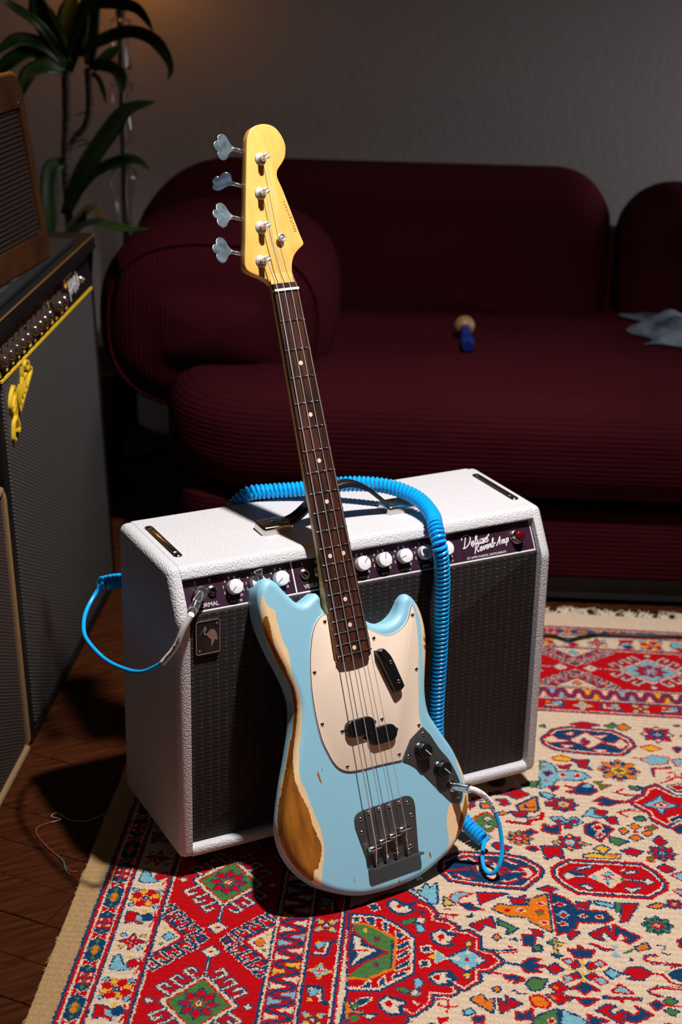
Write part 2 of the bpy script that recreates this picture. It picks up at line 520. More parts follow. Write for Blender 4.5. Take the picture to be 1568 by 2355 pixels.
# parquet: one mesh, many blocks
PL, PW = 0.42, 0.078
pd = np.array([0.62, -0.785, 0]); pd /= np.linalg.norm(pd)
pn = np.array([-pd[1], pd[0], 0])
blk = slab(rrect(-PL / 2, PL / 2, -PW / 2, PW / 2, 0.0008, 1), FZ - 0.006, FZ, 0.0012, 0, 1)
me = None
cnt = 0
def on_floor_view(P):
    d = CAM_R @ (P - CAM_C)
    x = 784 + 3784 * d[0] / -d[2]; y = 1177 - 3784 * d[1] / -d[2]
    return -260 < x < 1830 and y > 900 and y < 2700
for i in range(-60, 60):
    for j in range(-12, 12):
        P = pn * (i * (PW + 0.0012)) + pd * ((j + (0.5 if i % 2 else 0) + 0.13 * math.sin(i * 2.3)) * (PL + 0.0012)) + np.array([0.1, 0.3, 0])
        q = P - RO
        u, v = q @ RU, q @ RV
        if -0.5 < u < 1.16 and v > 0.20: continue                # wholly under the rug
        if (P - SA) @ SN > 0.55 or (P - SA) @ SE < -1.3: continue
        if not on_floor_view(P) or cnt >= 290: continue
        if me is None:
            X, Y = pd, pn
            o = obj('plank', xf(blk, (0, 0, 0), pd, pn, (0, 0, 1)), M['wood'], smooth=False)
            me = o.data
        else:
            o = bpy.data.objects.new('plank', me); COL.objects.link(o)
        o.location = Vector(P.tolist()); o.location.z += rng.uniform(-0.0006, 0.0003)
        o.rotation_euler = (0, 0, rng.uniform(-0.003, 0.003) + (math.pi if rng.random() < 0.5 else 0))
        o.parent = floor
        cnt += 1

# ------------------------------------------------------------------ rug
RUG = """P r n 4 293,364 309,385 333,411 340,429 348,443 335,456 326,462 315,478 300,488 283,487 280,507 267,520 256,514 261,536 247,550 221,550 215,567 194,582 170,562 168,549 149,550 126,529 136,516 121,520 112,510 114,487 93,486 66,463 69,450 56,456 42,448 34,371 102,375
L c 2.5 317,460 309,475 296,483 280,482 275,504 266,514 257,505 254,534 244,546 217,545 210,565 194,577 175,561 173,544 151,546 131,529 145,511 121,516 116,509 117,483 94,482 70,463 80,449
P n - 0 316,414 329,426 317,443 324,462 308,451 302,461 286,441 290,426 303,417
P c - 0 317,419 323,426 309,440 312,449 305,446 301,453 292,440 296,426 305,421
P r - 0 310,428 314,435 308,438 302,432
P n - 0 248,480 264,495 252,511 250,520 232,508 225,515 219,505 222,491 234,480
P c - 0 247,484 259,494 244,505 245,514 231,504 227,508 224,504 226,493 237,484
P r - 0 244,489 250,497 239,502 233,494
P n - 0 151,478 166,488 168,511 158,515 146,523 145,511 134,519 132,496 135,486
P c - 0 150,482 160,490 163,506 151,502 148,514 144,504 139,507 137,492
P r - 0 154,487 157,496 146,496 144,489
P n - 0 90,414 106,425 100,444 92,456 82,446 67,453 62,433 74,419
P c - 0 89,418 101,426 95,441 90,451 84,441 70,446 69,432 79,422
P r - 0 91,424 94,433 83,436 80,428
P n - 0 286,367 284,410 262,439 238,460 153,462 110,416 108,373
P c - 0 281,369 279,409 257,437 235,457 156,459 114,414 112,373
P r - 0 277,370 276,409 254,435 232,453 159,455 119,413 117,373
P n c 2 276,386 278,400 259,401 259,395
P n c 2 269,413 267,419 245,419 250,414
P n c 2 247,431 243,444 232,440 234,434
P n c 2 214,436 231,451 218,451 204,436
P n c 2 191,436 208,452 198,451 184,437
P n c 2 166,435 185,453 173,452 159,436
P n c 2 149,433 160,452 150,449 141,433
P n c 2 130,414 145,421 126,422 125,416
P n c 2 118,391 133,402 119,403 116,396
P n c 2 275,371 273,379 265,378 265,372
P g - 0 260,372 260,391 230,431 164,432 135,398 135,372 147,376 177,398 198,421 214,393 246,373
L o 5 261,372 260,391 231,432 163,433 136,398 135,371
L n 3 223,428 165,429
P n r 3 240,368 231,382 213,393 198,421 179,398 168,386 158,373 199,367
P c - 0 232,372 226,383 210,384 201,409 180,386 164,375 190,382 200,377
L r 4 199,374 199,395
P r n 2 228,403 231,407 225,409 222,405
P r n 2 168,405 172,408 166,410 164,406
P y - 0 247,384 253,391 237,390
P l n 3 194,507 209,521 217,533 208,544 195,557 181,544 168,532 180,521
P c - 0 194,510 201,518 197,525 189,519
P c - 0 210,529 215,535 211,541 204,533
P c - 0 195,542 201,549 195,555 188,549
P c - 0 176,526 181,533 176,538 170,532
P r - 0 193,529 198,533 193,536 189,532
P y n 2 230,530 237,535 229,538 219,533
P y n 2 162,527 165,535 155,537 150,533
P g n 2 271,438 279,450 284,460 271,456 265,443
F c 278,465 7
P l n 2 268,460 267,468 254,472 248,463
P n - 0 300,464 303,470 291,471 293,463
P g n 2 119,437 124,446 118,457 110,451
F c 114,464 7
P l n 2 142,461 145,468 134,474 123,465
P n c 3 215,470 218,479 207,481 205,472
P n c 3 182,469 185,479 175,480 172,471
P l c 2 209,489 193,504 182,489
P y - 0 195,478 201,486 196,491 189,485
P n c 2 307,390 311,399 300,406 294,397
P n c 2 79,379 95,393 97,407 84,398 73,384
F g 78,385 5
P o n 3 83,373 86,377 70,380 67,396 63,395 64,380 45,376
F g 53,387 6
P c n 3 61,399 63,414 53,407
L c 3 97,462 89,467 91,471
L n 4 218,550 219,582 224,602
L r 3 212,570 218,601 233,589
L n 5 193,582 189,607
L n 4 167,559 166,597 160,603
L r 4 170,565 162,600 151,587
L r 3 308,499 310,507
L r 3 296,491 298,501 286,503 287,495 292,496
L r 3 295,502 298,518 290,510
L r 3 104,493 105,509 88,508 92,494 97,497
L r 3 77,505 89,509 92,521
P l n 3 353,452 348,464 369,470 358,477 372,486 322,487 320,481 343,463
P l r 3 345,508 353,519 352,537 340,519 328,518 331,510
P y n 3 339,498 323,513 317,499
P n r 2 324,520 328,536 318,544 313,556 311,533
P r n 3 355,547 357,589 346,570 327,550
P n - 0 295,529 304,539 296,542 290,534
P r n 3 274,536 296,566 272,571 280,556 262,549
P g n 3 292,575 273,603 259,589 273,591 279,578
P o n 3 249,569 256,573 250,578 243,573
P o n 3 133,568 139,573 133,577 128,573
P n - 0 246,592 252,600 242,603
P o n 3 108,538 119,553 105,557 112,568 84,566
P r n 3 85,578 112,575 99,588 118,585 106,604
P l n 3 84,530 88,537 80,543 75,531
P n r 3 72,541 75,554 62,554 61,543
P r - 0 67,494 68,511 61,508 49,498
P n - 0 54,479 55,491 48,488
P o n 3 317,569 329,578 327,591 331,621 346,622 362,647 271,651 292,623 303,619 303,590
P r c 2 318,603 323,610 318,614 314,609
P r c 2 338,633 342,639 337,644 334,637
P r c 2 292,636 296,643 291,647 287,640
P r - 0 317,584 321,591 315,594 312,589
P g r 2 317,630 322,637 315,641 309,635
P n r 3 367,654 357,672 339,687 329,690 328,730 313,741 300,728 299,688 285,687 265,660 309,657
P r c 2 339,658 343,667 339,673 334,665
P r l 3 314,664 321,670 314,676 307,670
P r c 2 292,661 296,669 290,674 287,666
P r c 2 314,694 318,700 314,704 310,698
P r c 2 314,716 318,723 313,726 310,721
P r n 3 349,593 344,604 355,615 336,615 335,599
P r n 3 348,691 345,700 352,710 336,706 336,693
P l n 3 352,717 350,734 346,745 339,742 346,720
P g n 2 352,747 351,756 330,752 330,747
P r n 3 350,758 352,779 332,770 307,760 306,752
P o n 3 348,794 357,809 353,820 344,806
F rocn 358,833 12
F grcn 302,803 22
P r n 3 271,704 293,732 264,736 279,728 270,718 258,723 264,711
P n r 3 296,740 271,775 255,759 261,751 264,761 281,747 262,739
P n r 3 259,611 260,627 237,626 235,612
P r n 2 275,620 272,638 256,638 265,627
P g n 4 234,625 236,633 225,634 224,626
L n 2 245,592 251,599 243,603 251,610
P g n 3 243,645 256,656 240,657
L n 7 240,654 220,656
L y 3 253,656 235,655 210,657
P n - 0 221,646 220,655 218,667 207,656
P y n 2 248,658 245,667 238,660
P r n 3 273,673 275,690 264,683 255,677
L r 5 248,704 246,713 237,723 239,737
L n 2 249,701 241,713 233,723 236,737
F ly 244,738 5
F ly 225,738 6
L g 4 232,749 234,755 243,765
P o n 3 247,767 258,783 247,786 240,771
L n 2 255,797 254,811 241,802 233,810 238,815
P n - 0 225,756 216,763 214,757
P n r 3 232,674 231,686 241,688 232,695 233,709 217,702 215,682
P n r 3 146,674 162,690 145,709 146,699 136,690 144,683
P n r 3 125,679 126,708 110,690
P r n 3 197,674 206,682 196,687 190,679
P r n 3 199,696 205,704 196,710 190,700
P r n 3 175,674 180,683 171,686 167,678
P r n 3 174,695 182,704 176,708 168,699
L y 4 211,690 162,690
L y 4 186,664 185,679 187,718
F c 186,691 3
P l r 3 206,665 210,673 203,677 199,671
P l r 3 204,707 211,715 204,721 197,711
P l r 3 169,663 173,671 166,676 159,667
P l r 3 171,705 174,714 165,721 158,713
P r n 3 186,643 197,654 186,662 175,651
P l n 3 185,721 194,728 185,741 173,729
P n r 3 189,605 206,619 205,633 196,623 190,638 185,623 177,632 175,614
L n 4 192,588 189,605
P r n 3 186,745 198,754 202,771 189,783 175,770 174,752 182,761
L r 4 189,781 189,800 213,822 215,832
L r 4 188,799 172,807 167,827
P n c 3 190,804 202,816 209,832 174,828 180,811
L r 4 230,795 228,781 220,777 215,787 214,828
L n 2 232,795 231,779 220,774 211,787 211,827
L r 4 142,793 145,780 151,776 159,789 159,821
L n 2 140,794 143,779 152,774 163,789 164,822
P n r 3 165,585 166,597 158,609 149,597 157,598 158,585
P g n 3 149,613 162,621 161,640 141,632 135,620
L n 3 131,592 134,599 126,601 128,615
P r n 3 147,644 158,657 145,669 137,659 128,661 125,673 110,655 128,639 132,653 141,651
P o - 0 146,646 149,652 143,656 143,652
P o - 0 127,642 127,649 118,653 120,649
P o r 4 121,618 125,630 112,641 102,638 105,622
P n r 3 89,598 85,607 96,618 76,618 73,598
P g n 3 76,621 88,633 99,651 65,651 62,619
P l n 3 98,658 88,677 78,688 69,687 66,657
P r c 2 75,639 79,644 74,649 70,643
L n 3 97,654 66,654
P l r 4 145,729 159,739 144,752
L n 8 131,716 132,763
L r 4 132,720 131,758
P r - 0 129,735 130,744 118,739
P r n 3 102,704 116,719 114,728 104,717 95,726 106,737 74,736 87,726 97,712
P n r 3 104,742 96,751 104,762 117,756 101,776 83,753 86,741
P n r 3 92,691 86,703 83,717 71,696
P n r 3 123,775 131,785 122,793 112,783
P g n 2 130,793 141,803 132,813 124,802
P g n 2 112,793 117,801 112,812 102,804
L r 4 123,793 122,822
P r - 0 86,789 87,800 78,795
P n r 3 269,829 276,839 249,836 256,830
O rncr 433,655 449,668 462,684 462,744 463,796 442,817 411,831 391,827 365,800 365,737 366,692 387,669 409,656
P n - 0 417,672 430,685 421,711 413,714 410,688 403,678
P c - 0 417,675 424,683 416,690 417,711 411,688 404,679
P n - 0 417,769 416,793 425,798 412,811 399,798 407,793 411,768
P c - 0 416,770 413,796 421,799 411,808 403,799 410,794
P c r 3 415,710 429,725 445,740 434,749 414,769 403,755 386,743 400,733
P l - 0 413,716 421,721 414,726 408,720
P g - 0 412,757 418,763 413,767 408,762
P l n 1 427,737 432,742 427,747 395,739
L r 3 423,731 411,750
L r 3 409,732 425,750
P c n 3 434,694 441,706 447,718 440,716 433,699
P c n 3 430,765 437,775 437,785 431,777
P c n 3 391,698 394,707 387,716 381,712
P c n 3 392,764 391,776 395,787 382,774
L c 2 442,768 436,762
O nrcn 435,487 456,506 465,523 466,560 467,589 459,618 436,644 424,648 407,645 368,617 368,581 373,532 378,503 405,486
P c r 4 420,536 444,562 419,590 393,568
P r n 3 421,536 428,542 415,543 416,539
P r n 3 419,577 425,582 418,588 412,583
P r n 3 437,559 438,565 432,567 430,562
P l n 3 409,548 415,557 405,558
L r 6 417,593 418,617
L c 2.5 416,595 417,617
P c r 4 428,612 428,623 414,631 403,623 403,614 412,622
L r 6 448,586 443,595 438,605
L c 3 447,588 441,595 436,604
L r 6 388,583 385,593 395,605
L c 3 391,584 390,594 397,605
L r 6 441,521 450,532 436,547
L c 3 439,522 446,532 436,546
L r 6 400,515 388,528 392,539
L c 3 400,517 391,528 389,535
L r 5 406,495 416,532
P r n 4 635,564 644,575 644,595 655,603 655,615 644,612 643,628 634,612 628,610 633,601 639,595 638,575
L r 6 591,533 601,539 617,539 624,556 621,563
L n 3 584,533 597,541 612,542 617,556
L n 3 597,532 610,537 622,537 630,556
P o n 4 605,552 605,569 595,568 593,554
P r n 3 620,577 623,590 610,597 604,589 606,582 611,589
P o n 5 606,611 618,625 634,640 596,641 592,636 592,616
L n 4 611,623 601,623 604,637
P r n 4 585,601 586,623 574,622 573,608
L r 8 556,594 552,628 563,629 570,647 587,649
L n 3 555,596 556,624 571,626 576,640 583,645
P g r 3 560,541 579,560 565,575 546,580 522,563 536,548
P c n 2 560,555 567,562 561,569 554,562
P c n 2 539,555 546,562 540,568 533,561
F r 560,562 2
F r 540,562 1
P o n 3 577,574 585,587 583,595 575,585
F orcg 510,611 21
P n r 3 528,618 537,629 530,638 519,626
P n r 3 484,621 489,634 481,639 476,632
P r n 4 485,570 493,576 489,583 481,596 473,589 476,577
P g n 3 643,647 651,654 643,660 637,653
L n 4 514,562 507,569
P l n 3 753,649 752,659 744,672 719,678 727,703 726,719 711,732 698,717 695,675 677,669 665,647
P n r 2 717,656 723,665 715,671 704,661
P r - 0 736,653 739,662 731,658
P r - 0 691,653 694,664 686,659
P r c 2 712,682 720,689 712,694 704,687
P r c 2 711,705 719,711 713,718 705,710
P g - 0 753,649 751,654 723,653 727,648
P g - 0 701,647 698,652 673,651 669,647
L c 3 756,648 665,644
P g n 3 669,618 683,633 684,643 668,642
P r n 3 743,681 741,690 748,702 734,697 733,686
P y r 3 767,673 776,688 767,705 758,695 760,678
P r n 4 763,706 766,733 747,726 735,736 742,718 753,717
F oygn 737,782 36
P n r 3 671,665 674,678 665,676 657,668
P n r 3 677,691 672,705 690,721 672,738 666,741 652,727 655,708 658,692 665,708
P l n 2 679,716 689,728 681,736 674,727
P g r 2 695,737 699,752 687,748 688,766 670,748 684,746
P g n 4 688,797 686,813 677,808 679,798
P r n 3 645,596 657,607 651,618 642,629 628,610
P l n 3 650,648 651,657 645,670 632,662
F ryln 618,684 24
P r n 3 621,656 626,671 613,672 611,657
P l n 3 575,663 580,679 568,686 581,700 567,712 556,699 561,685 560,673
P r n 3 567,670 571,675 567,680 563,674
P r n 3 568,693 574,700 568,705 562,697
P r n 3 558,683 563,691 549,693 548,685
P n r 4 537,648 554,652 545,662 557,675 531,673 529,663
P r n 4 490,646 493,673 462,675 470,664 458,652
F rlcy 507,689 23
P y n 2 505,662 509,669 502,670 498,665
P y n 2 506,706 504,722 500,711
P l n 3 584,713 613,730 596,734 588,750 583,735 588,722
P r n 3 610,735 605,753 591,746 596,734
P r n 3 583,749 590,764 569,767 569,757
P n r 3 558,715 571,733 553,759 536,749 515,736 535,715
P r c 3 556,728 564,738 551,742 547,733
P r c 3 532,732 541,738 535,743 525,735
P g n 3 530,752 525,766 519,779 507,763 517,752
P o n 3 551,768 558,776 549,781 540,774
P o n 3 564,784 573,794 564,802 557,793
P o n 3 532,784 539,794 531,802 523,791
P r - 0 550,788 554,794 548,799 544,793
P o n 3 547,804 555,815 544,819 538,810
P g r 3 562,810 572,823 564,828 555,817
P g n 4 590,797 595,808 585,812 582,800
P y n 3 473,708 480,725 478,739 481,764 470,762 467,709
P o - 0 473,742 480,750 479,762 471,758
P y n 3 491,724 503,737 496,748 478,737 490,734
P r n 3 491,768 500,783 493,799 481,788 484,776
F rnlg 492,829 22
P r n 3 526,819 539,829 524,839 513,828
P r n 3 451,818 461,829 449,843 439,830
P g r 3 477,806 481,814 468,813 468,807
P l r 3 432,838 443,853 432,864 422,851
P l r 3 392,837 397,848 388,859 381,847
P r n 3 375,637 384,652 378,662 370,652
P r n 4 640,791 665,816 683,820 698,839 682,854 666,867 658,891 624,887 595,866 568,844 586,823 608,820 623,802
L c 3 640,801 661,821 681,827 689,840 672,856 651,890
L c 3 633,801 612,824 595,826 576,845 594,862 623,880
P l n 3 632,813 648,834 663,843 646,847 634,868 626,848 608,841 624,834
P c r 3 633,831 643,843 635,851 625,841
F n 634,842 3
P n r 3 633,733 649,749 639,766 638,791 630,767 622,756 624,742 635,749
L r 4 664,816 659,794 665,770 678,785
L n 2 658,816 656,792 665,764
L r 4 609,820 611,790 604,770 592,785
L n 2 615,820 616,791 605,769
P n c 2 696,855 712,884 712,897 676,893 677,868
P r c 2 695,861 706,889 687,894 684,874
L r 4 703,847 718,869 736,887
P n c 2 593,850 606,867 602,872 583,854
P n r 3 564,852 582,869 583,882 550,878 552,861
L r 3 739,862 742,875 724,875 719,861 730,866
L r 4 723,840 749,841 754,869
L n 3 723,838 752,837 758,871
P l r 3 779,823 794,843 790,869 770,865 764,840
P l r 3 783,876 792,893 774,897 765,881
L r 3 784,809 782,823
O nrcn 832,652 872,676 884,706 879,783 851,814 824,821 786,795 784,736 791,678 810,657
P c r 3 833,707 862,735 834,761 809,738 819,727
P c r 3 830,660 846,675 833,685 830,706 824,682 821,673
P c r 3 831,761 828,782 846,794 828,804 812,792 822,782
P c r 2 854,697 862,713 850,710
P c r 2 852,748 857,771 845,759
P c r 2 814,689 814,711 804,697
P c r 2 804,745 804,767 794,753
P r n 3 829,725 841,731 828,739 819,730
F rnlc 870,859 29
P r n 3 890,709 901,732 893,759 881,734
P g n 3 891,770 902,785 891,792 884,778
P o n 3 891,789 901,804 888,814 878,799
P g n 2 875,654 884,662 873,665
P y r 3 822,827 830,844 820,859 810,842
P n r 3 826,881 833,898 819,915 810,888
P r n 3 906,893 920,916 904,926"""
RC = {'c': (0.56, 0.415, 0.29), 'r': (0.40, 0.003, 0.006), 'n': (0.007, 0.036, 0.095), 'o': (0.58, 0.135, 0.008), 'g': (0.055, 0.135, 0.035),
      'l': (0.15, 0.34, 0.40), 'y': (0.58, 0.31, 0.025), 's': (0.33, 0.205, 0.093)}
KEYS = list(RC)
U0, U1, V0, V1 = -300, 1364, -38, 1130                 # millimetres of the rug that can be seen
Q = 1.0                                                # raster step, mm
nu, nv = int((U1 - U0) / Q), int((V1 - V0) / Q)
img = np.zeros((nu, nv), np.uint8)                     # index into KEYS; 0 = cream ground
GU = U0 + (np.arange(nu) + 0.5) * Q
GV = V0 + (np.arange(nv) + 0.5) * Q

class Canvas:
    def __init__(s, im, gu, gv): s.im, s.gu, s.gv = im, gu, gv
    def win(s, P, pad):
        a = np.searchsorted(s.gu, [P[:, 0].min() - pad, P[:, 0].max() + pad])
        b = np.searchsorted(s.gv, [P[:, 1].min() - pad, P[:, 1].max() + pad])
        return slice(a[0], a[1]), slice(b[0], b[1])
    def poly(s, P, k):
        P = np.asarray(P, float); w = s.win(P, 2)
        X, Y = np.meshgrid(s.gu[w[0]], s.gv[w[1]], indexing='ij')
        if X.size: s.im[w][inpoly(P, X, Y)] = KEYS.index(k)
    def line(s, P, k, wd, closed=False):
        P = np.asarray(P, float)
        if closed: P = np.concatenate([P, P[:1]])
        for p, q in zip(P[:-1], P[1:]):
            w = s.win(np.array([p, q]), wd)
            X, Y = np.meshgrid(s.gu[w[0]], s.gv[w[1]], indexing='ij')
            if not X.size: continue
            d = q - p; L = d @ d + 1e-9
            t = np.clip(((X - p[0]) * d[0] + (Y - p[1]) * d[1]) / L, 0, 1)
            s.im[w][np.hypot(X - p[0] - t * d[0], Y - p[1] - t * d[1]) < wd / 2] = KEYS.index(k)
    def motif(s, P, fill, out, wd):
        if out != '-': s.line(P, out, wd * 2.0, True)
        s.poly(P, fill)
    def flower(s, c, r, cs):
        a = np.linspace(0, 2 * np.pi, 49)[:-1]
        R1 = r * (0.80 + 0.20 * np.cos(8 * a))
        e = np.stack([np.cos(a), np.sin(a)], 1)
        if r < 7:
            s.poly(c + e * r, cs[0])
            if len(cs) > 1: s.poly(c + e * r * 0.45, cs[1])
            return
        s.line(c + e * R1[:, None], 'n', 4, True)
        s.poly(c + e * R1[:, None], cs[0])
        if len(cs) > 1:
            for k in range(8):
                b = (k + 0.5) * math.pi / 4
                q = np.array([math.cos(b), math.sin(b)]); t = np.array([-q[1], q[0]])
                s.poly(c + np.array([q * r * 0.35, q * r * 0.62 + t * r * 0.13, q * r * 0.95, q * r * 0.62 - t * r * 0.13]), 'n' if cs[0] != 'n' else 'r')
            s.poly(c + e * (r * 0.42), 'n')
            s.poly(c + e * (r * 0.36), cs[1])
        if len(cs) > 2: s.poly(c + e * (r * 0.24) * (0.8 + 0.2 * np.cos(4 * a))[:, None], cs[2])
        if len(cs) > 3:
            for k in range(0, 8, 2):
                b = k * math.pi / 4
                s.poly(c + np.array([math.cos(b), math.sin(b)]) * r * 0.72 + e * r * 0.13, cs[3])
        s.poly(c + e * r * 0.08, 'r')

cv = Canvas(img, GU, GV)
def pts(t): return np.array([[float(x) for x in p.split(',')] for p in t])
for ln in RUG.strip().split('\n'):
    t = ln.split()
    if t[0] == 'P': cv.motif(pts(t[4:]), t[1], t[2], float(t[3]))
    elif t[0] == 'L': cv.line(pts(t[3:]), t[1], float(t[2]))
    elif t[0] == 'F': cv.flower(pts([t[2]])[0], float(t[3]), t[1])
    elif t[0] == 'O':
        P = pts(t[2:])
        c0 = P.mean(0)
        P = ccw(P)
        for k, d in zip(t[1], (0, 4.5, 8.5, 11.5)): cv.poly(inset(P, d), k)

# the border stripes, drawn once as a tile (along, across) and laid along both edges
TA = np.arange(0, 1680, Q) + Q / 2                      # along; period 281 / 209 / 125
TW = np.arange(-2, 364, Q) + Q / 2
tile = np.zeros((len(TA), len(TW)), np.uint8)
tc_ = Canvas(tile, TA, TW)
def band(a, b, k): tile[:, (TW >= a) & (TW < b)] = KEYS.index(k)
for a, b, k in ((-2, 2, 'n'), (2, 6.5, 'r'), (6.5, 9, 'c'), (9, 32, 'n'), (32, 34.5, 'c'), (34.5, 38, 'r'), (38, 41.5, 'n'), (41.5, 90, 'c'), (90, 94, 'r'), (94, 98.5, 'n'),
                (98.5, 101, 'c'), (101, 258, 'r'), (258, 262.5, 'n'), (262.5, 265, 'c'), (265, 268, 'r'), (268, 306, 'n'), (306, 308.5, 'r'), (308.5, 311, 'c'),
                (311, 315, 'n'), (315, 352, 'r'), (352, 355, 'c'), (355, 359.5, 'n'), (359.5, 362, 'r')):
    band(a, b, k)
def sh(P, c): return np.asarray(P, float) + np.asarray(c, float)
LOZ = np.array([[-16, 0], [0, -11], [16, 0], [0, 11]])
for i in range(-1, 15):                                 # navy guard: lozenges and red crosses
    c = (36 + 125 * i, 20.5)
    tc_.motif(sh(LOZ * 0.85, c), 'g', '-', 0); tc_.poly(sh(LOZ * 0.45, (c[0] + 5, 20.5)), 'o'); tc_.poly(sh(LOZ * 0.45, (c[0] - 5, 20.5)), 'o')
    for d in (-31, 31):
        tc_.motif(sh([[-8, -10], [0, -3], [-8, 10], [8, 10], [1, 0], [8, -10]], (c[0] + d, 20.5)), 'r', 'c', 1.6)
        tc_.poly(sh(LOZ * 0.3, (c[0] + d + 12, 20.5)), 'g'); tc_.poly(sh(LOZ * 0.3, (c[0] + d - 12, 20.5)), 'g')
    c = (36 + 62.5 + 125 * i, 20.5)
    for a in (-7, 7):
        for b in (-6, 6):
            tc_.poly(sh([[-6, -5], [6, -5], [6, 5], [-6, 5]], (c[0] + a, 20.5 + b)), 'r'); tc_.poly(sh(LOZ * 0.22, (c[0] + a, 20.5 + b)), 'c')
    tc_.line(sh([[-10, 0], [10, 0]], c), 'g', 2)
for i in range(-1, 9):                                  # cream band: big flowers, small stars, birds
    c = np.array([80 + 209 * i, 67.0])
    for k in range(8):
        b = k * math.pi / 4 + 0.39
        q = np.array([math.cos(b), math.sin(b)]); t = np.array([-q[1], q[0]])
        tc_.motif(c + np.array([q * 6, q * 17 + t * 6, q * 22, q * 17 - t * 6]), 'y' if k % 2 else 'r', 'r', 1.5)
    tc_.poly(c + circ(0, 0, 5, 10), 'n'); tc_.poly(c + circ(0, 0, 2, 8), 'c')
    for a in (-19, 19):
        for b in (-18, 18): tc_.motif(c + circ(a, b, 4, 8), 'l', 'n', 1.6)
    for s_, o_ in ((1, 53), (-1, -49)):
        d = c + np.array([o_, 0])
        if s_ > 0:
            tc_.motif(d + np.array([[-14, -12], [-10, -18], [16, -16], [20, -10], [0, -2], [-6, 12], [-12, 6]]), 'l', 'n', 2)
        else:
            tc_.motif(d + np.array([[14, -20], [-14, -18], [-8, -8], [-14, 6], [4, 2], [12, -6]]), 'r', 'n', 2)
            tc_.poly(d + np.array([[-6, -4], [6, -6], [2, 10], [-10, 14]]), 'l')
        tc_.motif(d + np.array([[-6, 6], [8, 4], [14, 14], [2, 20], [-4, 14]]), 'r' if s_ > 0 else 'n', 'n', 1.5)
        tc_.line(d + np.array([[-18, 18], [0, 23], [18, 18]]), 'r', 3); tc_.poly(d + circ(16, 4, 4, 8), 'y')
    c = np.array([80 + 104.5 + 209 * i, 67.0])
    tc_.motif(c + np.array([[-19, 0], [-6, -5], [0, -19], [6, -5], [19, 0], [6, 5], [0, 19], [-6, 5]]), 'r', 'n', 2)
    tc_.line(c + np.array([[-10, 0], [10, 0]]), 'c', 2); tc_.line(c + np.array([[0, -10], [0, 10]]), 'c', 2); tc_.poly(c + circ(0, 0, 3, 8), 'n')
    for a in (-14, 14):
        for b in (-14, 14): tc_.motif(c + circ(a, b, 4, 8), 'y' if a * b > 0 else 'l', 'n', 1.2)
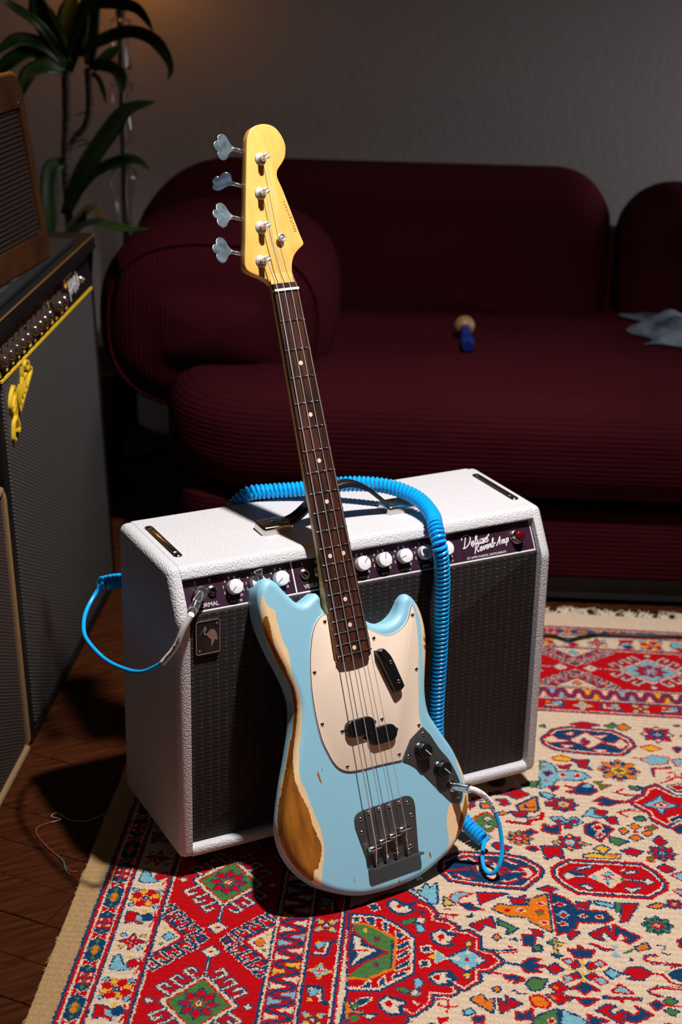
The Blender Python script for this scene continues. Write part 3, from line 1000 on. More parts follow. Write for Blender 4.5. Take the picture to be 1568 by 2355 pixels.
for i in range(-1, 7):                                  # red main border: green diamonds, hooks, triangles
    c = np.array([61 + 281 * i, 180.0])
    D = np.array([[-60, 0], [0, -50], [60, 0], [0, 50]])
    tc_.line(c + D, 'n', 9, True); tc_.line(c + D * 0.97, 'c', 6, True); tc_.poly(c + D * 0.91, 'r'); tc_.poly(c + D * 0.84, 'g')
    for k in range(8):
        b = k * math.pi / 4
        q = np.array([math.cos(b) * 1.15, math.sin(b)]); t = np.array([-q[1], q[0]])
        tc_.motif(c + np.array([q * 9, q * 18 + t * 6, q * 27, q * 18 - t * 6]), 'r', 'n', 2)
        tc_.line([c + q * 4, c + q * 11], 'r', 2)
    tc_.poly(c + circ(0, 0, 4.5, 10), 'c'); tc_.poly(c + circ(0, 0, 2, 8), 'r')
    for s_ in (-1, 1):
        tc_.motif(c + circ(0, 66 * s_, 6, 4), 'c', 'n', 2)
        x = c + np.array([140.5, 0])
        # triangles on the border's sides
        ap = x + np.array([0, 42 * s_]); b0 = x + np.array([-38, 79 * s_]); b1 = x + np.array([38, 79 * s_])
        tc_.line([b0 + (-8, 0), ap + (0, -8 * s_), b1 + (8, 0)], 'n', 6); tc_.line([b0, ap, b1], 'r', 4)
        tc_.poly([b0, ap + (0, 4 * s_), b1], 'c')
        tc_.motif(x + np.array([[-10, 66 * s_], [0, 54 * s_], [10, 66 * s_], [0, 72 * s_]]), 'o' if s_ > 0 else 'l', 'n', 1.5)
        tc_.poly(x + circ(18, 72 * s_, 4, 6), 'y'); tc_.poly(x + circ(-18, 72 * s_, 4, 6), 'g')
        # the navy X and small diamonds at its middle
        tc_.line([ap + (0, -6 * s_), x + np.array([0, 20 * s_])], 'n', 4)
        tc_.motif(x + np.array([[-13, 18 * s_], [0, 8 * s_], [13, 18 * s_], [0, 28 * s_]]), 'n', 'c', 1.6); tc_.poly(x + circ(0, 18 * s_, 4, 4), 'r')
        # stem and cream diamond beyond each tip of the green diamond
        p = c + np.array([60 * s_, 0])
        tc_.line([p, p + (36 * s_, 0)], 'n', 7); tc_.line([p, p + (38 * s_, 0)], 'c', 3)
        tc_.motif(p + np.array([[38 * s_, 0], [52 * s_, -13], [66 * s_, 0], [52 * s_, 13]]), 'c', 'n', 2); tc_.motif(p + circ(52 * s_, 0, 3.5, 4), 'r', '-', 0)
        for w_ in (-1, 1):
            dv = np.array([-60.0 * s_, 50.0 * w_]); L = np.linalg.norm(dv); dv /= L
            ot = np.array([dv[1], -dv[0]]); ot = ot * (1 if ot @ np.array([s_, w_]) > 0 else -1)
            tp = np.array([60.0 * s_, 0])
            for f in (14, 38, 62):                       # hooks standing on the green diamond
                b = c + tp + dv * f + ot * 3
                h = [b, b + ot * 23, b + ot * 23 - dv * 12, b + ot * 12 - dv * 12]
                tc_.line(h, 'n', 7.5); tc_.line(h, 'c', 3.4)
            ap2 = x if s_ > 0 else x - np.array([281, 0])
            a0 = ap2 + np.array([0, 36.0 * w_]); a1 = ap2 + np.array([-46.0 * s_, 78.0 * w_])
            e_ = (a1 - a0); Le = np.linalg.norm(e_); e_ /= Le
            on = np.array([e_[1], -e_[0]]); on = on * (1 if on @ np.array([-s_, -w_]) > 0 else -1)
            for f in (4, 26, 48, 68):                    # hooks standing on the triangle's sides
                b = a0 + e_ * f + on * 2
                h = [b, b + on * 22, b + on * 22 + e_ * 12, b + on * 12 + e_ * 12]
                tc_.line(h, 'c', 7.5); tc_.line(h, 'n', 4.6)
for i in range(60):                                     # zigzag guard
    k = 'cycl'[i % 4]
    a = -20 + 32 * i
    for s_ in (0, 1):
        b = a + 16 * s_
        y0, y1 = (269, 300) if s_ == 0 else (305, 274)
        for f, kk in ((1.0, 'r'), (0.66, k)):
            d = 13 * f; yy = y0 + (y1 - y0) * f
            tc_.poly([[b - d, y0], [b - d * .4, y0 + (yy - y0) * .4], [b - d * .45, y0 + (yy - y0) * .7], [b, yy], [b + d * .45, y0 + (yy - y0) * .7], [b + d * .4, y0 + (yy - y0) * .4], [b + d, y0]], kk)
for i in range(-1, 9):                                  # red guard: flowers and S birds
    c = np.array([44 + 207 * i, 333.0])
    for k in range(4):
        b = k * math.pi / 2 + 0.785
        q = np.array([math.cos(b), math.sin(b)])
        tc_.motif(c + q * 12 + circ(0, 0, 5, 8), 'y', 'n', 2); tc_.poly(c + q * 17 + circ(0, 0, 3, 6), 'l')
    tc_.motif(c + circ(0, 0, 3.5, 8), 'c', 'n', 1.5)
    c = np.array([44 + 103 + 207 * i, 333.0])
    tc_.motif(c + np.array([[-17, 0], [-6, -5], [0, -16], [6, -5], [17, 0], [6, 5], [0, 16], [-6, 5]]), 'l', 'y', 1.5)
    tc_.poly(c + circ(0, 0, 6, 8), 'c'); tc_.line(c + np.array([[-6, 0], [6, 0]]), 'r', 2); tc_.line(c + np.array([[0, -6], [0, 6]]), 'r', 2)
    for s_ in (-1, 1):
        d = c + np.array([52 * s_, 0])
        tc_.line(d + np.array([[-16 * s_, -12], [-16 * s_, 4], [12 * s_, 8], [16 * s_, 14]]), 'n', 8)
        tc_.line(d + np.array([[-13 * s_, -10], [-13 * s_, 3], [12 * s_, 5]]), 'c', 4)
        tc_.motif(d + np.array([[-4, -8], [8, -12], [14, 2], [2, 0]]), 'l', 'n', 1.6); tc_.poly(d + circ(10 * s_, -8, 4, 6), 'y')
UU, VV = np.meshgrid(GU, GV, indexing='ij')
FARW = 1296 - UU                                        # distance in from the far edge
left = (VV <= FARW)
w_ = np.where(left, VV, FARW)
al = np.where(left, UU, VV + 33)                        # the far border's diamonds stand at v = 590 and 871
inb = (w_ < 362) & (w_ >= -2)
ia = np.clip(np.searchsorted(TA, np.mod(al, 281 * 5)), 0, len(TA) - 1)
iw = np.clip(((w_ + 2) / Q).astype(int), 0, len(TW) - 1)
img[inb] = tile[ia, iw][inb]
img[w_ < -2] = KEYS.index('s')
img[(w_ < -2) & ~left] = KEYS.index('c')
# far-border diamonds are light blue with an orange flower
far = inb & ~left & (w_ > 101) & (w_ < 258)
g_ = far & (img == KEYS.index('g')); img[g_] = KEYS.index('l')
# the design repeats in mirror image, so the unseen field (below and to the right of what shows) runs on
AX = 200.0
fu, fv = UU, VV
cut = 38 + 0.103 * (fv - 374)
mu = 2 * AX - fu
k = (fv > 362) & (fu < cut) & (mu < 930)
img[k] = img[np.clip(((mu - U0) / Q).astype(int), 0, nu - 1), np.clip(((fv - V0) / Q).astype(int), 0, nv - 1)][k]
lim = 820 + (fu - 100) * 0.095
mv = 2 * lim - fv
k = (fv > lim) & (fu < 930)
img[k] = img[np.clip(((fu - U0) / Q).astype(int), 0, nu - 1), np.clip(((mv - V0) / Q).astype(int), 0, nv - 1)][k]

KN = 1.75                                               # one knot, mm
ku, kv = int((U1 - U0) / KN), int((V1 - V0) / KN)
ju = U0 + (np.arange(ku)[:, None] + 0.5 + rng.normal(0, 0.45, (ku, kv))) * KN
jv = V0 + (np.arange(kv)[None, :] + 0.5 + rng.normal(0, 0.45, (ku, kv))) * KN
idx = img[np.clip(((ju - U0) / Q).astype(int), 0, nu - 1), np.clip(((jv - V0) / Q).astype(int), 0, nv - 1)]
pal = np.array([RC[k] for k in KEYS])
kc = pal[idx] * (1 + rng.normal(0, 0.10, (ku, kv, 1))) * (1 + 0.06 * np.sin(np.arange(ku) * 0.9)[:, None, None])
gu = (U0 + np.arange(ku + 1) * KN) / 1000; gv = (V0 + np.arange(kv + 1) * KN) / 1000
zz = rng.uniform(-0.0009, 0.0, (ku + 1, kv + 1))
edge = 0.0015 * rng.normal(0, 1, (ku + 1, 1))
P3 = RO + gu[:, None, None] * RU + gv[None, :, None] * RV
P3[..., 2] = zz
P3[:, 0, :] += edge * RV
P3[:, 0, 2] = FZ + 0.001
P3[-1, :, 2] = FZ + 0.001
rug = thing('rug', (RO + 0.5 * RU + 0.5 * RV + [0, 0, FZ]).tolist(), 'red, navy and cream oriental carpet with green diamond border under the white amplifier', 'rug')
me = bpy.data.meshes.new('pile')
Pm = PINV[rug.name]
co = P3.reshape(-1, 3) + Pm[:3, 3]
i0 = (np.arange(ku)[:, None] * (kv + 1) + np.arange(kv)[None, :]).reshape(-1)
quads = np.stack([i0, i0 + kv + 1, i0 + kv + 2, i0 + 1], 1)[:, ::-1].astype(np.int32)
me.vertices.add(len(co)); me.vertices.foreach_set('co', co.reshape(-1).astype(np.float32))
me.loops.add(quads.size); me.loops.foreach_set('vertex_index', quads.reshape(-1))
me.polygons.add(len(quads)); me.polygons.foreach_set('loop_start', np.arange(0, quads.size, 4, dtype=np.int32))
me.update(calc_edges=True)
ca = me.color_attributes.new('knot', 'FLOAT_COLOR', 'CORNER')
ca.data.foreach_set('color', np.repeat(np.c_[kc.reshape(-1, 3), np.ones(ku * kv)], 4, 0).reshape(-1).astype(np.float32))
me.materials.append(M['knots'])
po = bpy.data.objects.new('pile', me); COL.objects.link(po); po.parent = rug
fr = []
for k in range(420):                                    # knotted fringe along the far edge
    v = rng.uniform(-0.03, 1.12)
    if v < 0.5: continue
    b = RO + RU * 1.362 + RV * v + [0, 0, FZ + 0.004]
    L = rng.uniform(0.018, 0.045)
    d = RU + RV * rng.normal(0, 0.35)
    m_ = b + d * L * 0.5 + [0, 0, rng.uniform(0, 0.006)]
    fr.append(tube([b, m_, b + d * L + RV * rng.normal(0, 0.006)], [0.0016, 0.0016, 0.0006], 4))
tag(obj('fringe', join(*fr), M['fringe'], rug), kind='stuff')
tu = []
for k in range(46):                                     # frayed tufts along the left selvedge
    u = rng.uniform(-0.28, 0.75)
    b = RO + RU * u + RV * -0.036 + [0, 0, FZ + 0.004]
    for q in range(3):
        e = b - RV * rng.uniform(0.001, 0.006) + RU * rng.normal(0, 0.006)
        tu.append(tube([b, (b + e) / 2 + [0, 0, 0.002], e], [0.0010, 0.0008, 0.0004], 4))
M['selvedge'] = mat('selvedge_wool', RC['s'], 0.95, spec=0.05)
tag(obj('frayed_edge', join(*tu), M['selvedge'], rug), kind='stuff')

# ------------------------------------------------------------------ white amplifier
AW, AD, AF = 0.622, 0.2374, 0.03
AH, AZK, AYS, AT = 0.48185, 0.41407, 0.03867, 0.0191
amp = thing('combo_amplifier', (AW / 2, AD / 2, 0), 'ivory white combo amplifier with white knobs and oxblood grille, standing on the carpet', 'amplifier')
side = np.array([(0, AF), (AD, AF), (AD, AH), (AYS, AH), (0, AZK)])
def rounded(P, rs, seg=5):
    P = np.asarray(P, float); out = []
    n = len(P)
    for i in range(n):
        a, b, c = P[i - 1], P[i], P[(i + 1) % n]
        u = (a - b) / np.linalg.norm(a - b); v = (c - b) / np.linalg.norm(c - b)
        th = math.acos(np.clip(u @ v, -1, 1)); r = rs[i]
        d = r / math.tan(th / 2)
        p, q = b + u * d, b + v * d
        w = (u + v) / np.linalg.norm(u + v); o = b + w * r / math.sin(th / 2)
        a0 = math.atan2(*(p - o)[::-1]); a1 = math.atan2(*(q - o)[::-1])
        da = (a1 - a0 + math.pi) % (2 * math.pi) - math.pi
        for k in range(seg + 1):
            t = a0 + da * k / seg
            out.append(o + r * np.array([math.cos(t), math.sin(t)]))
    return np.array(out)
prof = rounded(side, [0.013, 0.013, 0.013, 0.013, 0.03])
sv = slab(prof, 0, AT, 0.012, 0.0005, 6)
# slab: (y, z, thickness) -> world; the rounded edge faces outwards
obj('side_panel', xf(sv, (AT, 0, 0), (0, 1, 0), (0, 0, 1), (-1, 0, 0)), M['tolex'], amp)
obj('side_panel', xf(sv, (AW - AT, 0, 0), (0, 1, 0), (0, 0, 1), (1, 0, 0)), M['tolex'], amp)
PE = np.array([0, AYS, AH - AZK]); PLEN = np.linalg.norm(PE); PE = PE / PLEN      # up the sloping control panel
PNn = np.array([0, -PE[2], PE[1]])                                                # out of it
def pz(s, h=0.0): return np.array([0, 0, AZK]) + PE * s + PNn * h
lip = pz(0.0575)[1:]
topp = rounded([(lip[0], lip[1]), (lip[0] + 0.016, lip[1]), (AYS + 0.03, AH - 0.019), (AD, AH - 0.019), (AD, AH), (AYS, AH)], [0.003, 0.002, 0.002, 0.002, 0.008, 0.013])
g = 0.0004
obj('top_panel', xf(slab(topp, AT + g, AW - AT - g), (0, 0, 0), (0, 1, 0), (0, 0, 1), (1, 0, 0)), M['tolex'], amp)
botp = rounded([(0, AF), (AD, AF), (AD, AF + 0.019), (0, AF + 0.019)], [0.009, 0.004, 0.004, 0.008])
obj('bottom_panel', xf(slab(botp, AT + g, AW - AT - g), (0, 0, 0), (0, 1, 0), (0, 0, 1), (1, 0, 0)), M['tolex'], amp)
obj('back_panel', box(AT + g, AW - AT - g, AD - 0.012, AD - 0.004, AF + 0.02, AH - 0.02), M['tolex'], amp)
for x in (0.05, AW - 0.05):
    for y in (0.04, AD - 0.04):
        obj('rubber_foot', xf(lathe([(0.013, 0), (0.015, 0.003), (0.016, AF + 0.001)], 16), (x, y, 0)), M['blackm'], amp)
# grille baffle
gz0, gz1 = AF + 0.0195, AZK + 0.0055
obj('grille_cloth', xf(slab(rrect(AT + 0.0006, AW - AT - 0.0006, gz0, gz1, 0.003, 3), 0, 0.010, 0.004, 0, 3), (0, 0.022, 0), (1, 0, 0), (0, 0, 1), (0, -1, 0)), M['grille'], amp)
# control panel
def onp(vf, x, s, h=0.0): return xf(vf, pz(s, h) + [x, 0, 0], (1, 0, 0), PE, PNn)
PH = -0.0110
obj('control_panel', onp(box(AT + 0.001, AW - AT - 0.001, 0.0105, 0.064, -0.003, 0), 0, 0, PH), M['panel'], amp)
ln = [box(AT + 0.002, AW - AT - 0.002, 0.0112, 0.0142, 0, 0.0004), box(0.1905, 0.1925, 0.013, 0.064, 0, 0.0004), box(AW - AT - 0.0035, AW - AT - 0.0022, 0.012, 0.064, 0, 0.0004)]
obj('panel_border', join(*[onp(b, 0, 0, PH) for b in ln]), M['print'], amp)
KX = [(0.0970, 222), (0.1325, 226), (0.1690, 218), (0.2660, 80), (0.3015, 48), (0.3370, 82), (0.3720, 196), (0.4075, 247), (0.4430, 120)]
KN_ = ['VOLUME', 'TREBLE', 'BASS', 'VOLUME', 'TREBLE', 'BASS', 'REVERB', 'SPEED', 'INTENSITY']
lett = []
KS = 0.0385
for (x, ang), nm in zip(KX, KN_):
    a = np.linspace(0, 2 * np.pi, 97)[:-1]
    rr = 0.0108 * (1 - 0.035 * (np.arange(96) % 2))
    star = np.stack([rr * np.cos(a), rr * np.sin(a)], 1)
    k = obj('control_knob', onp(slab(star, 0.001, 0.0135, 0.0012, 0, 2), x, KS, PH), M['white'], amp, smooth=30)
    t = math.radians(ang)
    d = np.array([math.cos(t), math.sin(t)])
    obj('pointer', onp(stroke([d * 0.0005, d * 0.0098], 0.0008, 0.0003), x, KS, PH + 0.0135), M['ink'], k, smooth=False)
    for i in range(10):
        t = math.radians(232 - i * (284 / 9))
        lett.append(onp(text(str(i + 1), 0.0052), x + 0.0155 * math.cos(t), KS - 0.0005 + 0.0155 * math.sin(t), PH + 0.0002))
    lett.append(onp(text(nm, 0.0050), x, 0.0185, PH + 0.0002))
for x, s in ((0.0535, 'NORMAL'), (0.2215, 'VIBRATO')): lett.append(onp(text(s, 0.0088, 0.0003, 'CENTER', 0.94), x, 0.0205, PH + 0.0002))
JX = [(0.0425, '1'), (0.0645, '2'), (0.2095, '1'), (0.2310, '2')]
for x, s in JX:
    lett.append(onp(text(s, 0.0075), x - 0.001, 0.0535, PH + 0.0002))
    j = obj('input_jack', onp(lathe([(0.0078, 0), (0.0078, 0.0012), (0.0064, 0.0018), (0.0062, 0.0045), (0.0050, 0.0052), (0.0034, 0.0050), (0.0032, 0.001)], 24, True), x, 0.0385, PH), M['nickel'], amp)
    obj('jack_hole', onp(lathe([(0.0031, 0.0012), (0.0031, 0.0016)], 16), x, 0.0385, PH), M['ink'], j)
lett.append(onp(text('GT AMPS MUSICAL INSTRUMENTS', 0.0047, 0.0002, 'CENTER', 0.98), 0.5135, 0.0178, PH + 0.0002))
tag(obj('panel_lettering', join(*lett), M['print'], amp, smooth=False), kind='stuff')
# script logo, pen strokes in letter units (x advance, y: 0 base, 1 x-height, 2 ascender)
GL = {
    'D': (2.0, [[(.35, 0), (.55, 2.3)], [(-.35, 1.75), (-.45, 2.2), (.1, 2.55), (1.0, 2.5), (1.75, 1.9), (1.65, .9), (1.0, .15), (.2, -.05), (.05, .2)]]),
    'e': (.95, [[(.05, .45), (.6, .55), (.7, .85), (.45, 1.0), (.15, .75), (.12, .3), (.4, 0), (.75, .1), (1.0, .4)]]),
    'l': (.62, [[(0, .4), (.45, 1.3), (.5, 2.0), (.3, 2.1), (.18, 1.4), (.2, .3), (.4, 0), (.65, .3)]]),
    'u': (1.05, [[(.05, .6), (.2, 1.0), (.18, .3), (.35, 0), (.65, .2), (.8, .95)], [(.8, 1.0), (.78, .25), (.9, 0), (1.1, .3)]]),
    'x': (.95, [[(.05, .75), (.2, 1.0), (.35, .8), (.6, .15), (.8, 0), (1.0, .3)], [(.85, 1.0), (.5, .5), (.1, 0)]]),
    'R': (1.7, [[(.3, -.25), (.5, 2.1)], [(-.35, 1.5), (-.4, 2.0), (.2, 2.3), (1.1, 2.2), (1.35, 1.65), (.9, 1.15), (.45, 1.05)], [(.55, 1.05), (.95, .5), (1.25, 0), (1.6, .2)]]),
    'v': (.95, [[(.05, .6), (.2, 1.0), (.3, .5), (.4, 0), (.65, .5), (.75, 1.0), (.95, .85)]]),
    'r': (.8, [[(.0, .4), (.15, 1.05), (.3, .85), (.55, .95), (.5, .4), (.55, 0), (.85, .3)]]),
    'b': (.95, [[(.02, .4), (.4, 1.5), (.4, 2.1), (.22, 2.05), (.12, 1.2), (.15, .2), (.4, 0), (.7, .3), (.65, .85), (.45, .95)], [(.65, .85), (.95, .8)]]),
    '-': (.5, [[(-.05, .75), (.4, .8)]]),
    'A': (1.55, [[(0, 0), (.35, .3), (1.0, 1.9), (1.05, 1.9), (1.1, 0)], [(.35, .7), (1.3, .75)]]),
    'm': (1.4, [[(.05, .75), (.18, 1.0), (.2, 0)], [(.2, .6), (.45, 1.0), (.58, .85), (.58, 0)], [(.6, .6), (.85, 1.0), (1.0, .85), (1.0, .15), (1.15, 0), (1.35, .3)]]),
    'p': (1.0, [[(.05, .7), (.25, 1.0), (.2, -.75)], [(.25, .75), (.55, 1.0), (.78, .7), (.65, .1), (.3, .1)]])}
def script(word, x0, y0, unit, wid, slope, shear=0.30):
    out = []; x = 0
    for ch in word:
        adv, ss = GL[ch]
        for P in ss:
            P = np.array(P, float); P = np.c_[x + P[:, 0] + shear * P[:, 1], P[:, 1]] * unit
            out.append(stroke(np.c_[x0 + P[:, 0], y0 + P[:, 1] + slope * P[:, 0]], wid, 0.0004))
        x += adv
    return out
lg = script('Deluxe', 0.4750, 0.0340, 0.0071, 0.0015, 0.09) + script('Reverb-Amp', 0.4925, 0.0245, 0.0060, 0.0015, 0.12)
lg.append(stroke([(0.525, 0.049), (0.519, 0.043), (0.512, 0.039), (0.511, 0.036)], 0.0018, 0.0004))
obj('script_logo', join(*[onp(v, 0, 0, PH + 0.0002) for v in lg]), M['print'], amp, smooth=False)
j = obj('pilot_lamp', onp(lathe([(0.0112, 0), (0.0116, 0.0025), (0.0108, 0.004), (0.0096, 0.0045), (0.0094, 0.010), (0.0086, 0.012), (0.0074, 0.0105)], 28), 0.5715, 0.0375, PH), M['nickel'], amp)
obj('jewel', onp(lathe([(0.0076, 0.009), (0.0076, 0.0135), (0.0058, 0.0165), (0.003, 0.0178), (0.0004, 0.0182)], 10), 0.5715, 0.0375, PH), M['jewel'], j, smooth=20)
# badge on the grille: (x, z), in metres from its lower left corner
def onf(vf, x, z, y=0.0118): return xf(vf, (x, y, z), (1, 0, 0), (0, 0, 1), (0, -1, 0))
BX, BZ = 0.0308, 0.3555
bd = obj('badge', onf(slab(rrect(0, 0.0375, 0, 0.0525, 0.004, 4), 0, 0.0022, 0.0006, 0, 2), BX, BZ), M['badge'], amp)
ro, ri = rrect(0.0002, 0.0373, 0.0002, 0.0523, 0.004, 4), rrect(0.0014, 0.0361, 0.0014, 0.0511, 0.003, 4)
n = len(ro)
rv = np.concatenate([np.c_[ro, np.full(n, .0022)], np.c_[ri, np.full(n, .0022)], np.c_[ro, np.full(n, .0028)], np.c_[ri, np.full(n, .0028)]])
rf = []
for i in range(n):
    k = (i + 1) % n
    rf += [(2 * n + i, 2 * n + k, 3 * n + k, 3 * n + i), (i, k, 2 * n + k, 2 * n + i), (n + k, n + i, 3 * n + i, 3 * n + k)]
obj('badge_rim', onf((rv, rf), BX, BZ), M['badge_metal'], bd, smooth=False)
bird = np.array([(835, 1223), (868, 1172), (873, 1159), (882, 1157), (888, 1166), (884, 1180), (877, 1192), (878, 1203), (888, 1206), (900, 1192), (916, 1178), (934, 1173), (950, 1184), (961, 1205), (966, 1247),
                 (958, 1243), (946, 1240), (938, 1256), (926, 1288), (921, 1285), (919, 1240), (905, 1232), (893, 1216), (880, 1215), (868, 1207), (866, 1193), (871, 1181), (868, 1180)], float)
bird = np.c_[(bird[:, 0] - 810) / 175 * 0.0375, (1341 - (bird[:, 1] + (bird[:, 0] - 810) * 0.16)) / 225 * 0.0525 + 0.003]
obj('heron_emblem', onf(slab(bird, 0.0022, 0.0028), BX, BZ), M['badge_metal'], bd, smooth=False)
for q in ((0.006, 0.0065), (0.0325, 0.0455)):
    obj('badge_screw', onf(lathe([(0.0019, 0), (0.0017, 0.0010), (0.0008, 0.0014)], 12), BX + q[0], BZ + q[1], 0.0098), M['badge_metal'], bd)
# corner straps and handle on the top
def ont(vf, x, y, z=0.0): return xf(vf, (x, y, AH + z))
for x in (0.0335, 0.5985):
    p = obj('corner_strap', ont(slab(rrect(-0.0068, 0.0068, -0.0635, 0.0635, 0.0064, 6), 0, 0.0022, 0.0018, 0, 4), x, 0.137), M['nickel'], amp)
    obj('strap_ridge', ont(slab(rrect(-0.0045, 0.0045, -0.049, 0.049, 0.002, 3), 0.0018, 0.0034, 0.0012, 0, 3), x, 0.137), M['nickel'], p)
    for y in (-0.056, 0.056):
        obj('strap_screw', ont(lathe([(0.0042, 0.0018), (0.0036, 0.0032), (0.0018, 0.0038)], 16), x, 0.137 + y), M['nickel'], p)
def ribbon(c, w, t):
    """flat strap along c, width in Y"""
    n = len(c)
    V = np.concatenate([c + [0, -w / 2, -t / 2], c + [0, w / 2, -t / 2], c + [0, w / 2, t / 2], c + [0, -w / 2, t / 2]])
    F = [(k * n + i, k * n + i + 1, (k + 1) % 4 * n + i + 1, (k + 1) % 4 * n + i) for i in range(n - 1) for k in range(4)]
    return V, F + [(0, n, 2 * n, 3 * n), (n - 1, 4 * n - 1, 3 * n - 1, 2 * n - 1)]
hc = spline([(0.212, 0.113, AH + 0.008), (0.235, 0.113, AH + 0.016), (0.262, 0.113, AH + 0.036), (0.295, 0.113, AH + 0.054), (0.322, 0.113, AH + 0.056), (0.350, 0.113, AH + 0.044), (0.372, 0.113, AH + 0.026), (0.392, 0.113, AH + 0.008)], 40)
hd = obj('handle_strap', ribbon(hc, 0.025, 0.0052), M['leather'], amp)
for q in (-0.008, 0.008):
    c = spline([(0.222, 0.113 + q, AH + 0.0135), (0.235, 0.113 + q, AH + 0.0190), (0.262, 0.113 + q, AH + 0.039), (0.295, 0.113 + q, AH + 0.057), (0.322, 0.113 + q, AH + 0.059), (0.350, 0.113 + q, AH + 0.047), (0.372, 0.113 + q, AH + 0.029), (0.388, 0.113 + q, AH + 0.0135)], 40)
    obj('strap_ridge', tube(c, 0.0016, 6), M['leather'], hd)
for x in (0.199, 0.407):
    e = obj('handle_cap', ont(slab(rrect(-0.025, 0.025, -0.0185, 0.0185, 0.006, 4), 0, 0.0135, 0.0045, 0, 4), x, 0.113), M['nickel'], amp)
    obj('cap_screw', ont(lathe([(0.0045, 0.0130), (0.0045, 0.0142), (0.002, 0.0150)], 16), x, 0.113), M['nickel'], e)
    obj('cap_emboss', ont(slab(rrect(-0.006, 0.006, -0.008, 0.008, 0.001, 2), 0.013, 0.0142, 0.0006, 0, 2), x + (0.017 if x < 0.3 else -0.017), 0.113), M['nickel'], e)

# ------------------------------------------------------------------ bass guitar, built flat in its own frame (mm), neck up +y, front +z
BR = np.array([[0.9925169243, -0.0320269719, 0.1178322026], [0.1210130457, 0.3868810257, -0.9141547543], [-0.0163094348, 0.9215732988, 0.3878616471]])
BO = np.array([0.2353713282, 0.1538478096, 0.8323996121]); BS = 1.046
B0 = np.array([5.0, -843.0, -53.0])                       # the butt end, which stands on the carpet
bm_ = Matrix((BR * BS).tolist()).to_4x4()
bm_.translation = Vector((BO + BR @ (B0 / 1000) * BS).tolist())
bass = thing('bass_guitar', (0, 0, 0), 'worn light blue electric bass guitar leaning against the white amplifier', 'guitar', matrix=bm_)
def bo(name, vf, m, parent=None, **k):
    V = (np.asarray(vf[0], float).reshape(-1, 3) - B0) / 1000
    return obj(name, (V, vf[1]), m, parent or bass, local=True, **k)
F0 = -11.0                                                # face of the body
OUT = [(-84.1, -825.5), (-55.1, -836.6), (-29.1, -840.7), (5.1, -842.8), (44.6, -840.2), (78.6, -830.7), (107.9, -817.9), (130.0, -800.5), (148.0, -774.7), (155.5, -753.1), (155.4, -731.6), (151.7, -709.3),
       (143.4, -681.2), (131.4, -657.1), (120.5, -635.3), (114.6, -622), (113.0, -604.9), (115.2, -584.2), (120.4, -564.1), (128.0, -537.4), (132.9, -513.5), (134.0, -492.4), (130.9, -472.2), (124.3, -456.8),
       (117.0, -449.0), (111.6, -447.0), (106.3, -449.0), (101.2, -454.5), (97.2, -462.5), (91.0, -471.6), (81.4, -478.2), (70, -480.5), (58.9, -479.3), (47, -475.5), (39.1, -470.2), (29, -464), (0, -452),
       (-26.5, -441.0), (-28.0, -424.0), (-33.0, -417.0), (-40, -417.5), (-48, -421.5), (-57, -425.5), (-66.8, -422.4), (-75.0, -413.2), (-82.6, -403.2), (-90.0, -392.7), (-97.5, -385.2), (-105.5, -382.0),
       (-114.4, -386.5), (-121.8, -398.0), (-125.3, -417.8), (-124.4, -441.6), (-120.0, -464.8), (-112.3, -491.0), (-103.4, -516.1), (-97.3, -538.3), (-95.0, -557.4), (-97.6, -575.8), (-104.6, -598.6),
       (-118.8, -632.9), (-132.3, -663.1), (-144.0, -693.6), (-150.3, -714.3), (-152.0, -734.0), (-148.8, -755.0), (-140.0, -775.4), (-125.8, -795.2), (-108.0, -811.7)]
OC = ccw(spline(OUT, 1700, True))
WOOD = [[(-121.1, -430.9), (-125.5, -433.3), (-128.4, -451.1), (-123.4, -472.2), (-118.9, -491.6), (-110.2, -513.7), (-103.9, -533.6), (-104.6, -550.3), (-104.8, -562.0), (-105.8, -567.3), (-115.0, -591.6),
         (-125.8, -617.7), (-140.9, -651.4), (-154.4, -678.6), (-161.4, -696.4), (-164.9, -715.2), (-162.8, -740.0), (-153.7, -762.4), (-139.3, -784.3), (-126, -795), (-120.5, -781.0), (-113.5, -778.6), (-102.8, -757.2),
         (-105.5, -736.4), (-109.6, -719.6), (-111.5, -699.1), (-120.6, -670.0), (-123.3, -647.1), (-119, -620.2), (-109.5, -593.8), (-101.5, -570), (-98.7, -558), (-98.3, -546.7), (-99.4, -531.3), (-104.4, -518.3),
         (-107.1, -499.3), (-114.9, -477.4), (-116.7, -463.6), (-117.1, -443.4), (-117.8, -433.2)],
        [(147.3, -745), (144.6, -787.4), (129.0, -804.2), (111.7, -814.0), (118.0, -799.3), (125.6, -785.0), (132.8, -772.9), (140, -760)],
        [(124.5, -512), (127.5, -514), (127, -521), (124, -519)], [(122.5, -523), (126, -524), (125, -531), (122, -529)], [(-88.4, -657.5), (-86.0, -652), (-84.5, -660), (-83, -672), (-86, -668)], [(-80, -652), (-78.2, -651), (-78.5, -655)],
        [(66, -811.5), (68, -808), (69.5, -814), (68.5, -819), (66.8, -817)], [(-62, -812), (-60.5, -806), (-61, -815)], [(8, -834), (11, -831), (10.5, -836), (8, -838)], [(-8, -836), (-5.5, -833), (-6, -838)]]
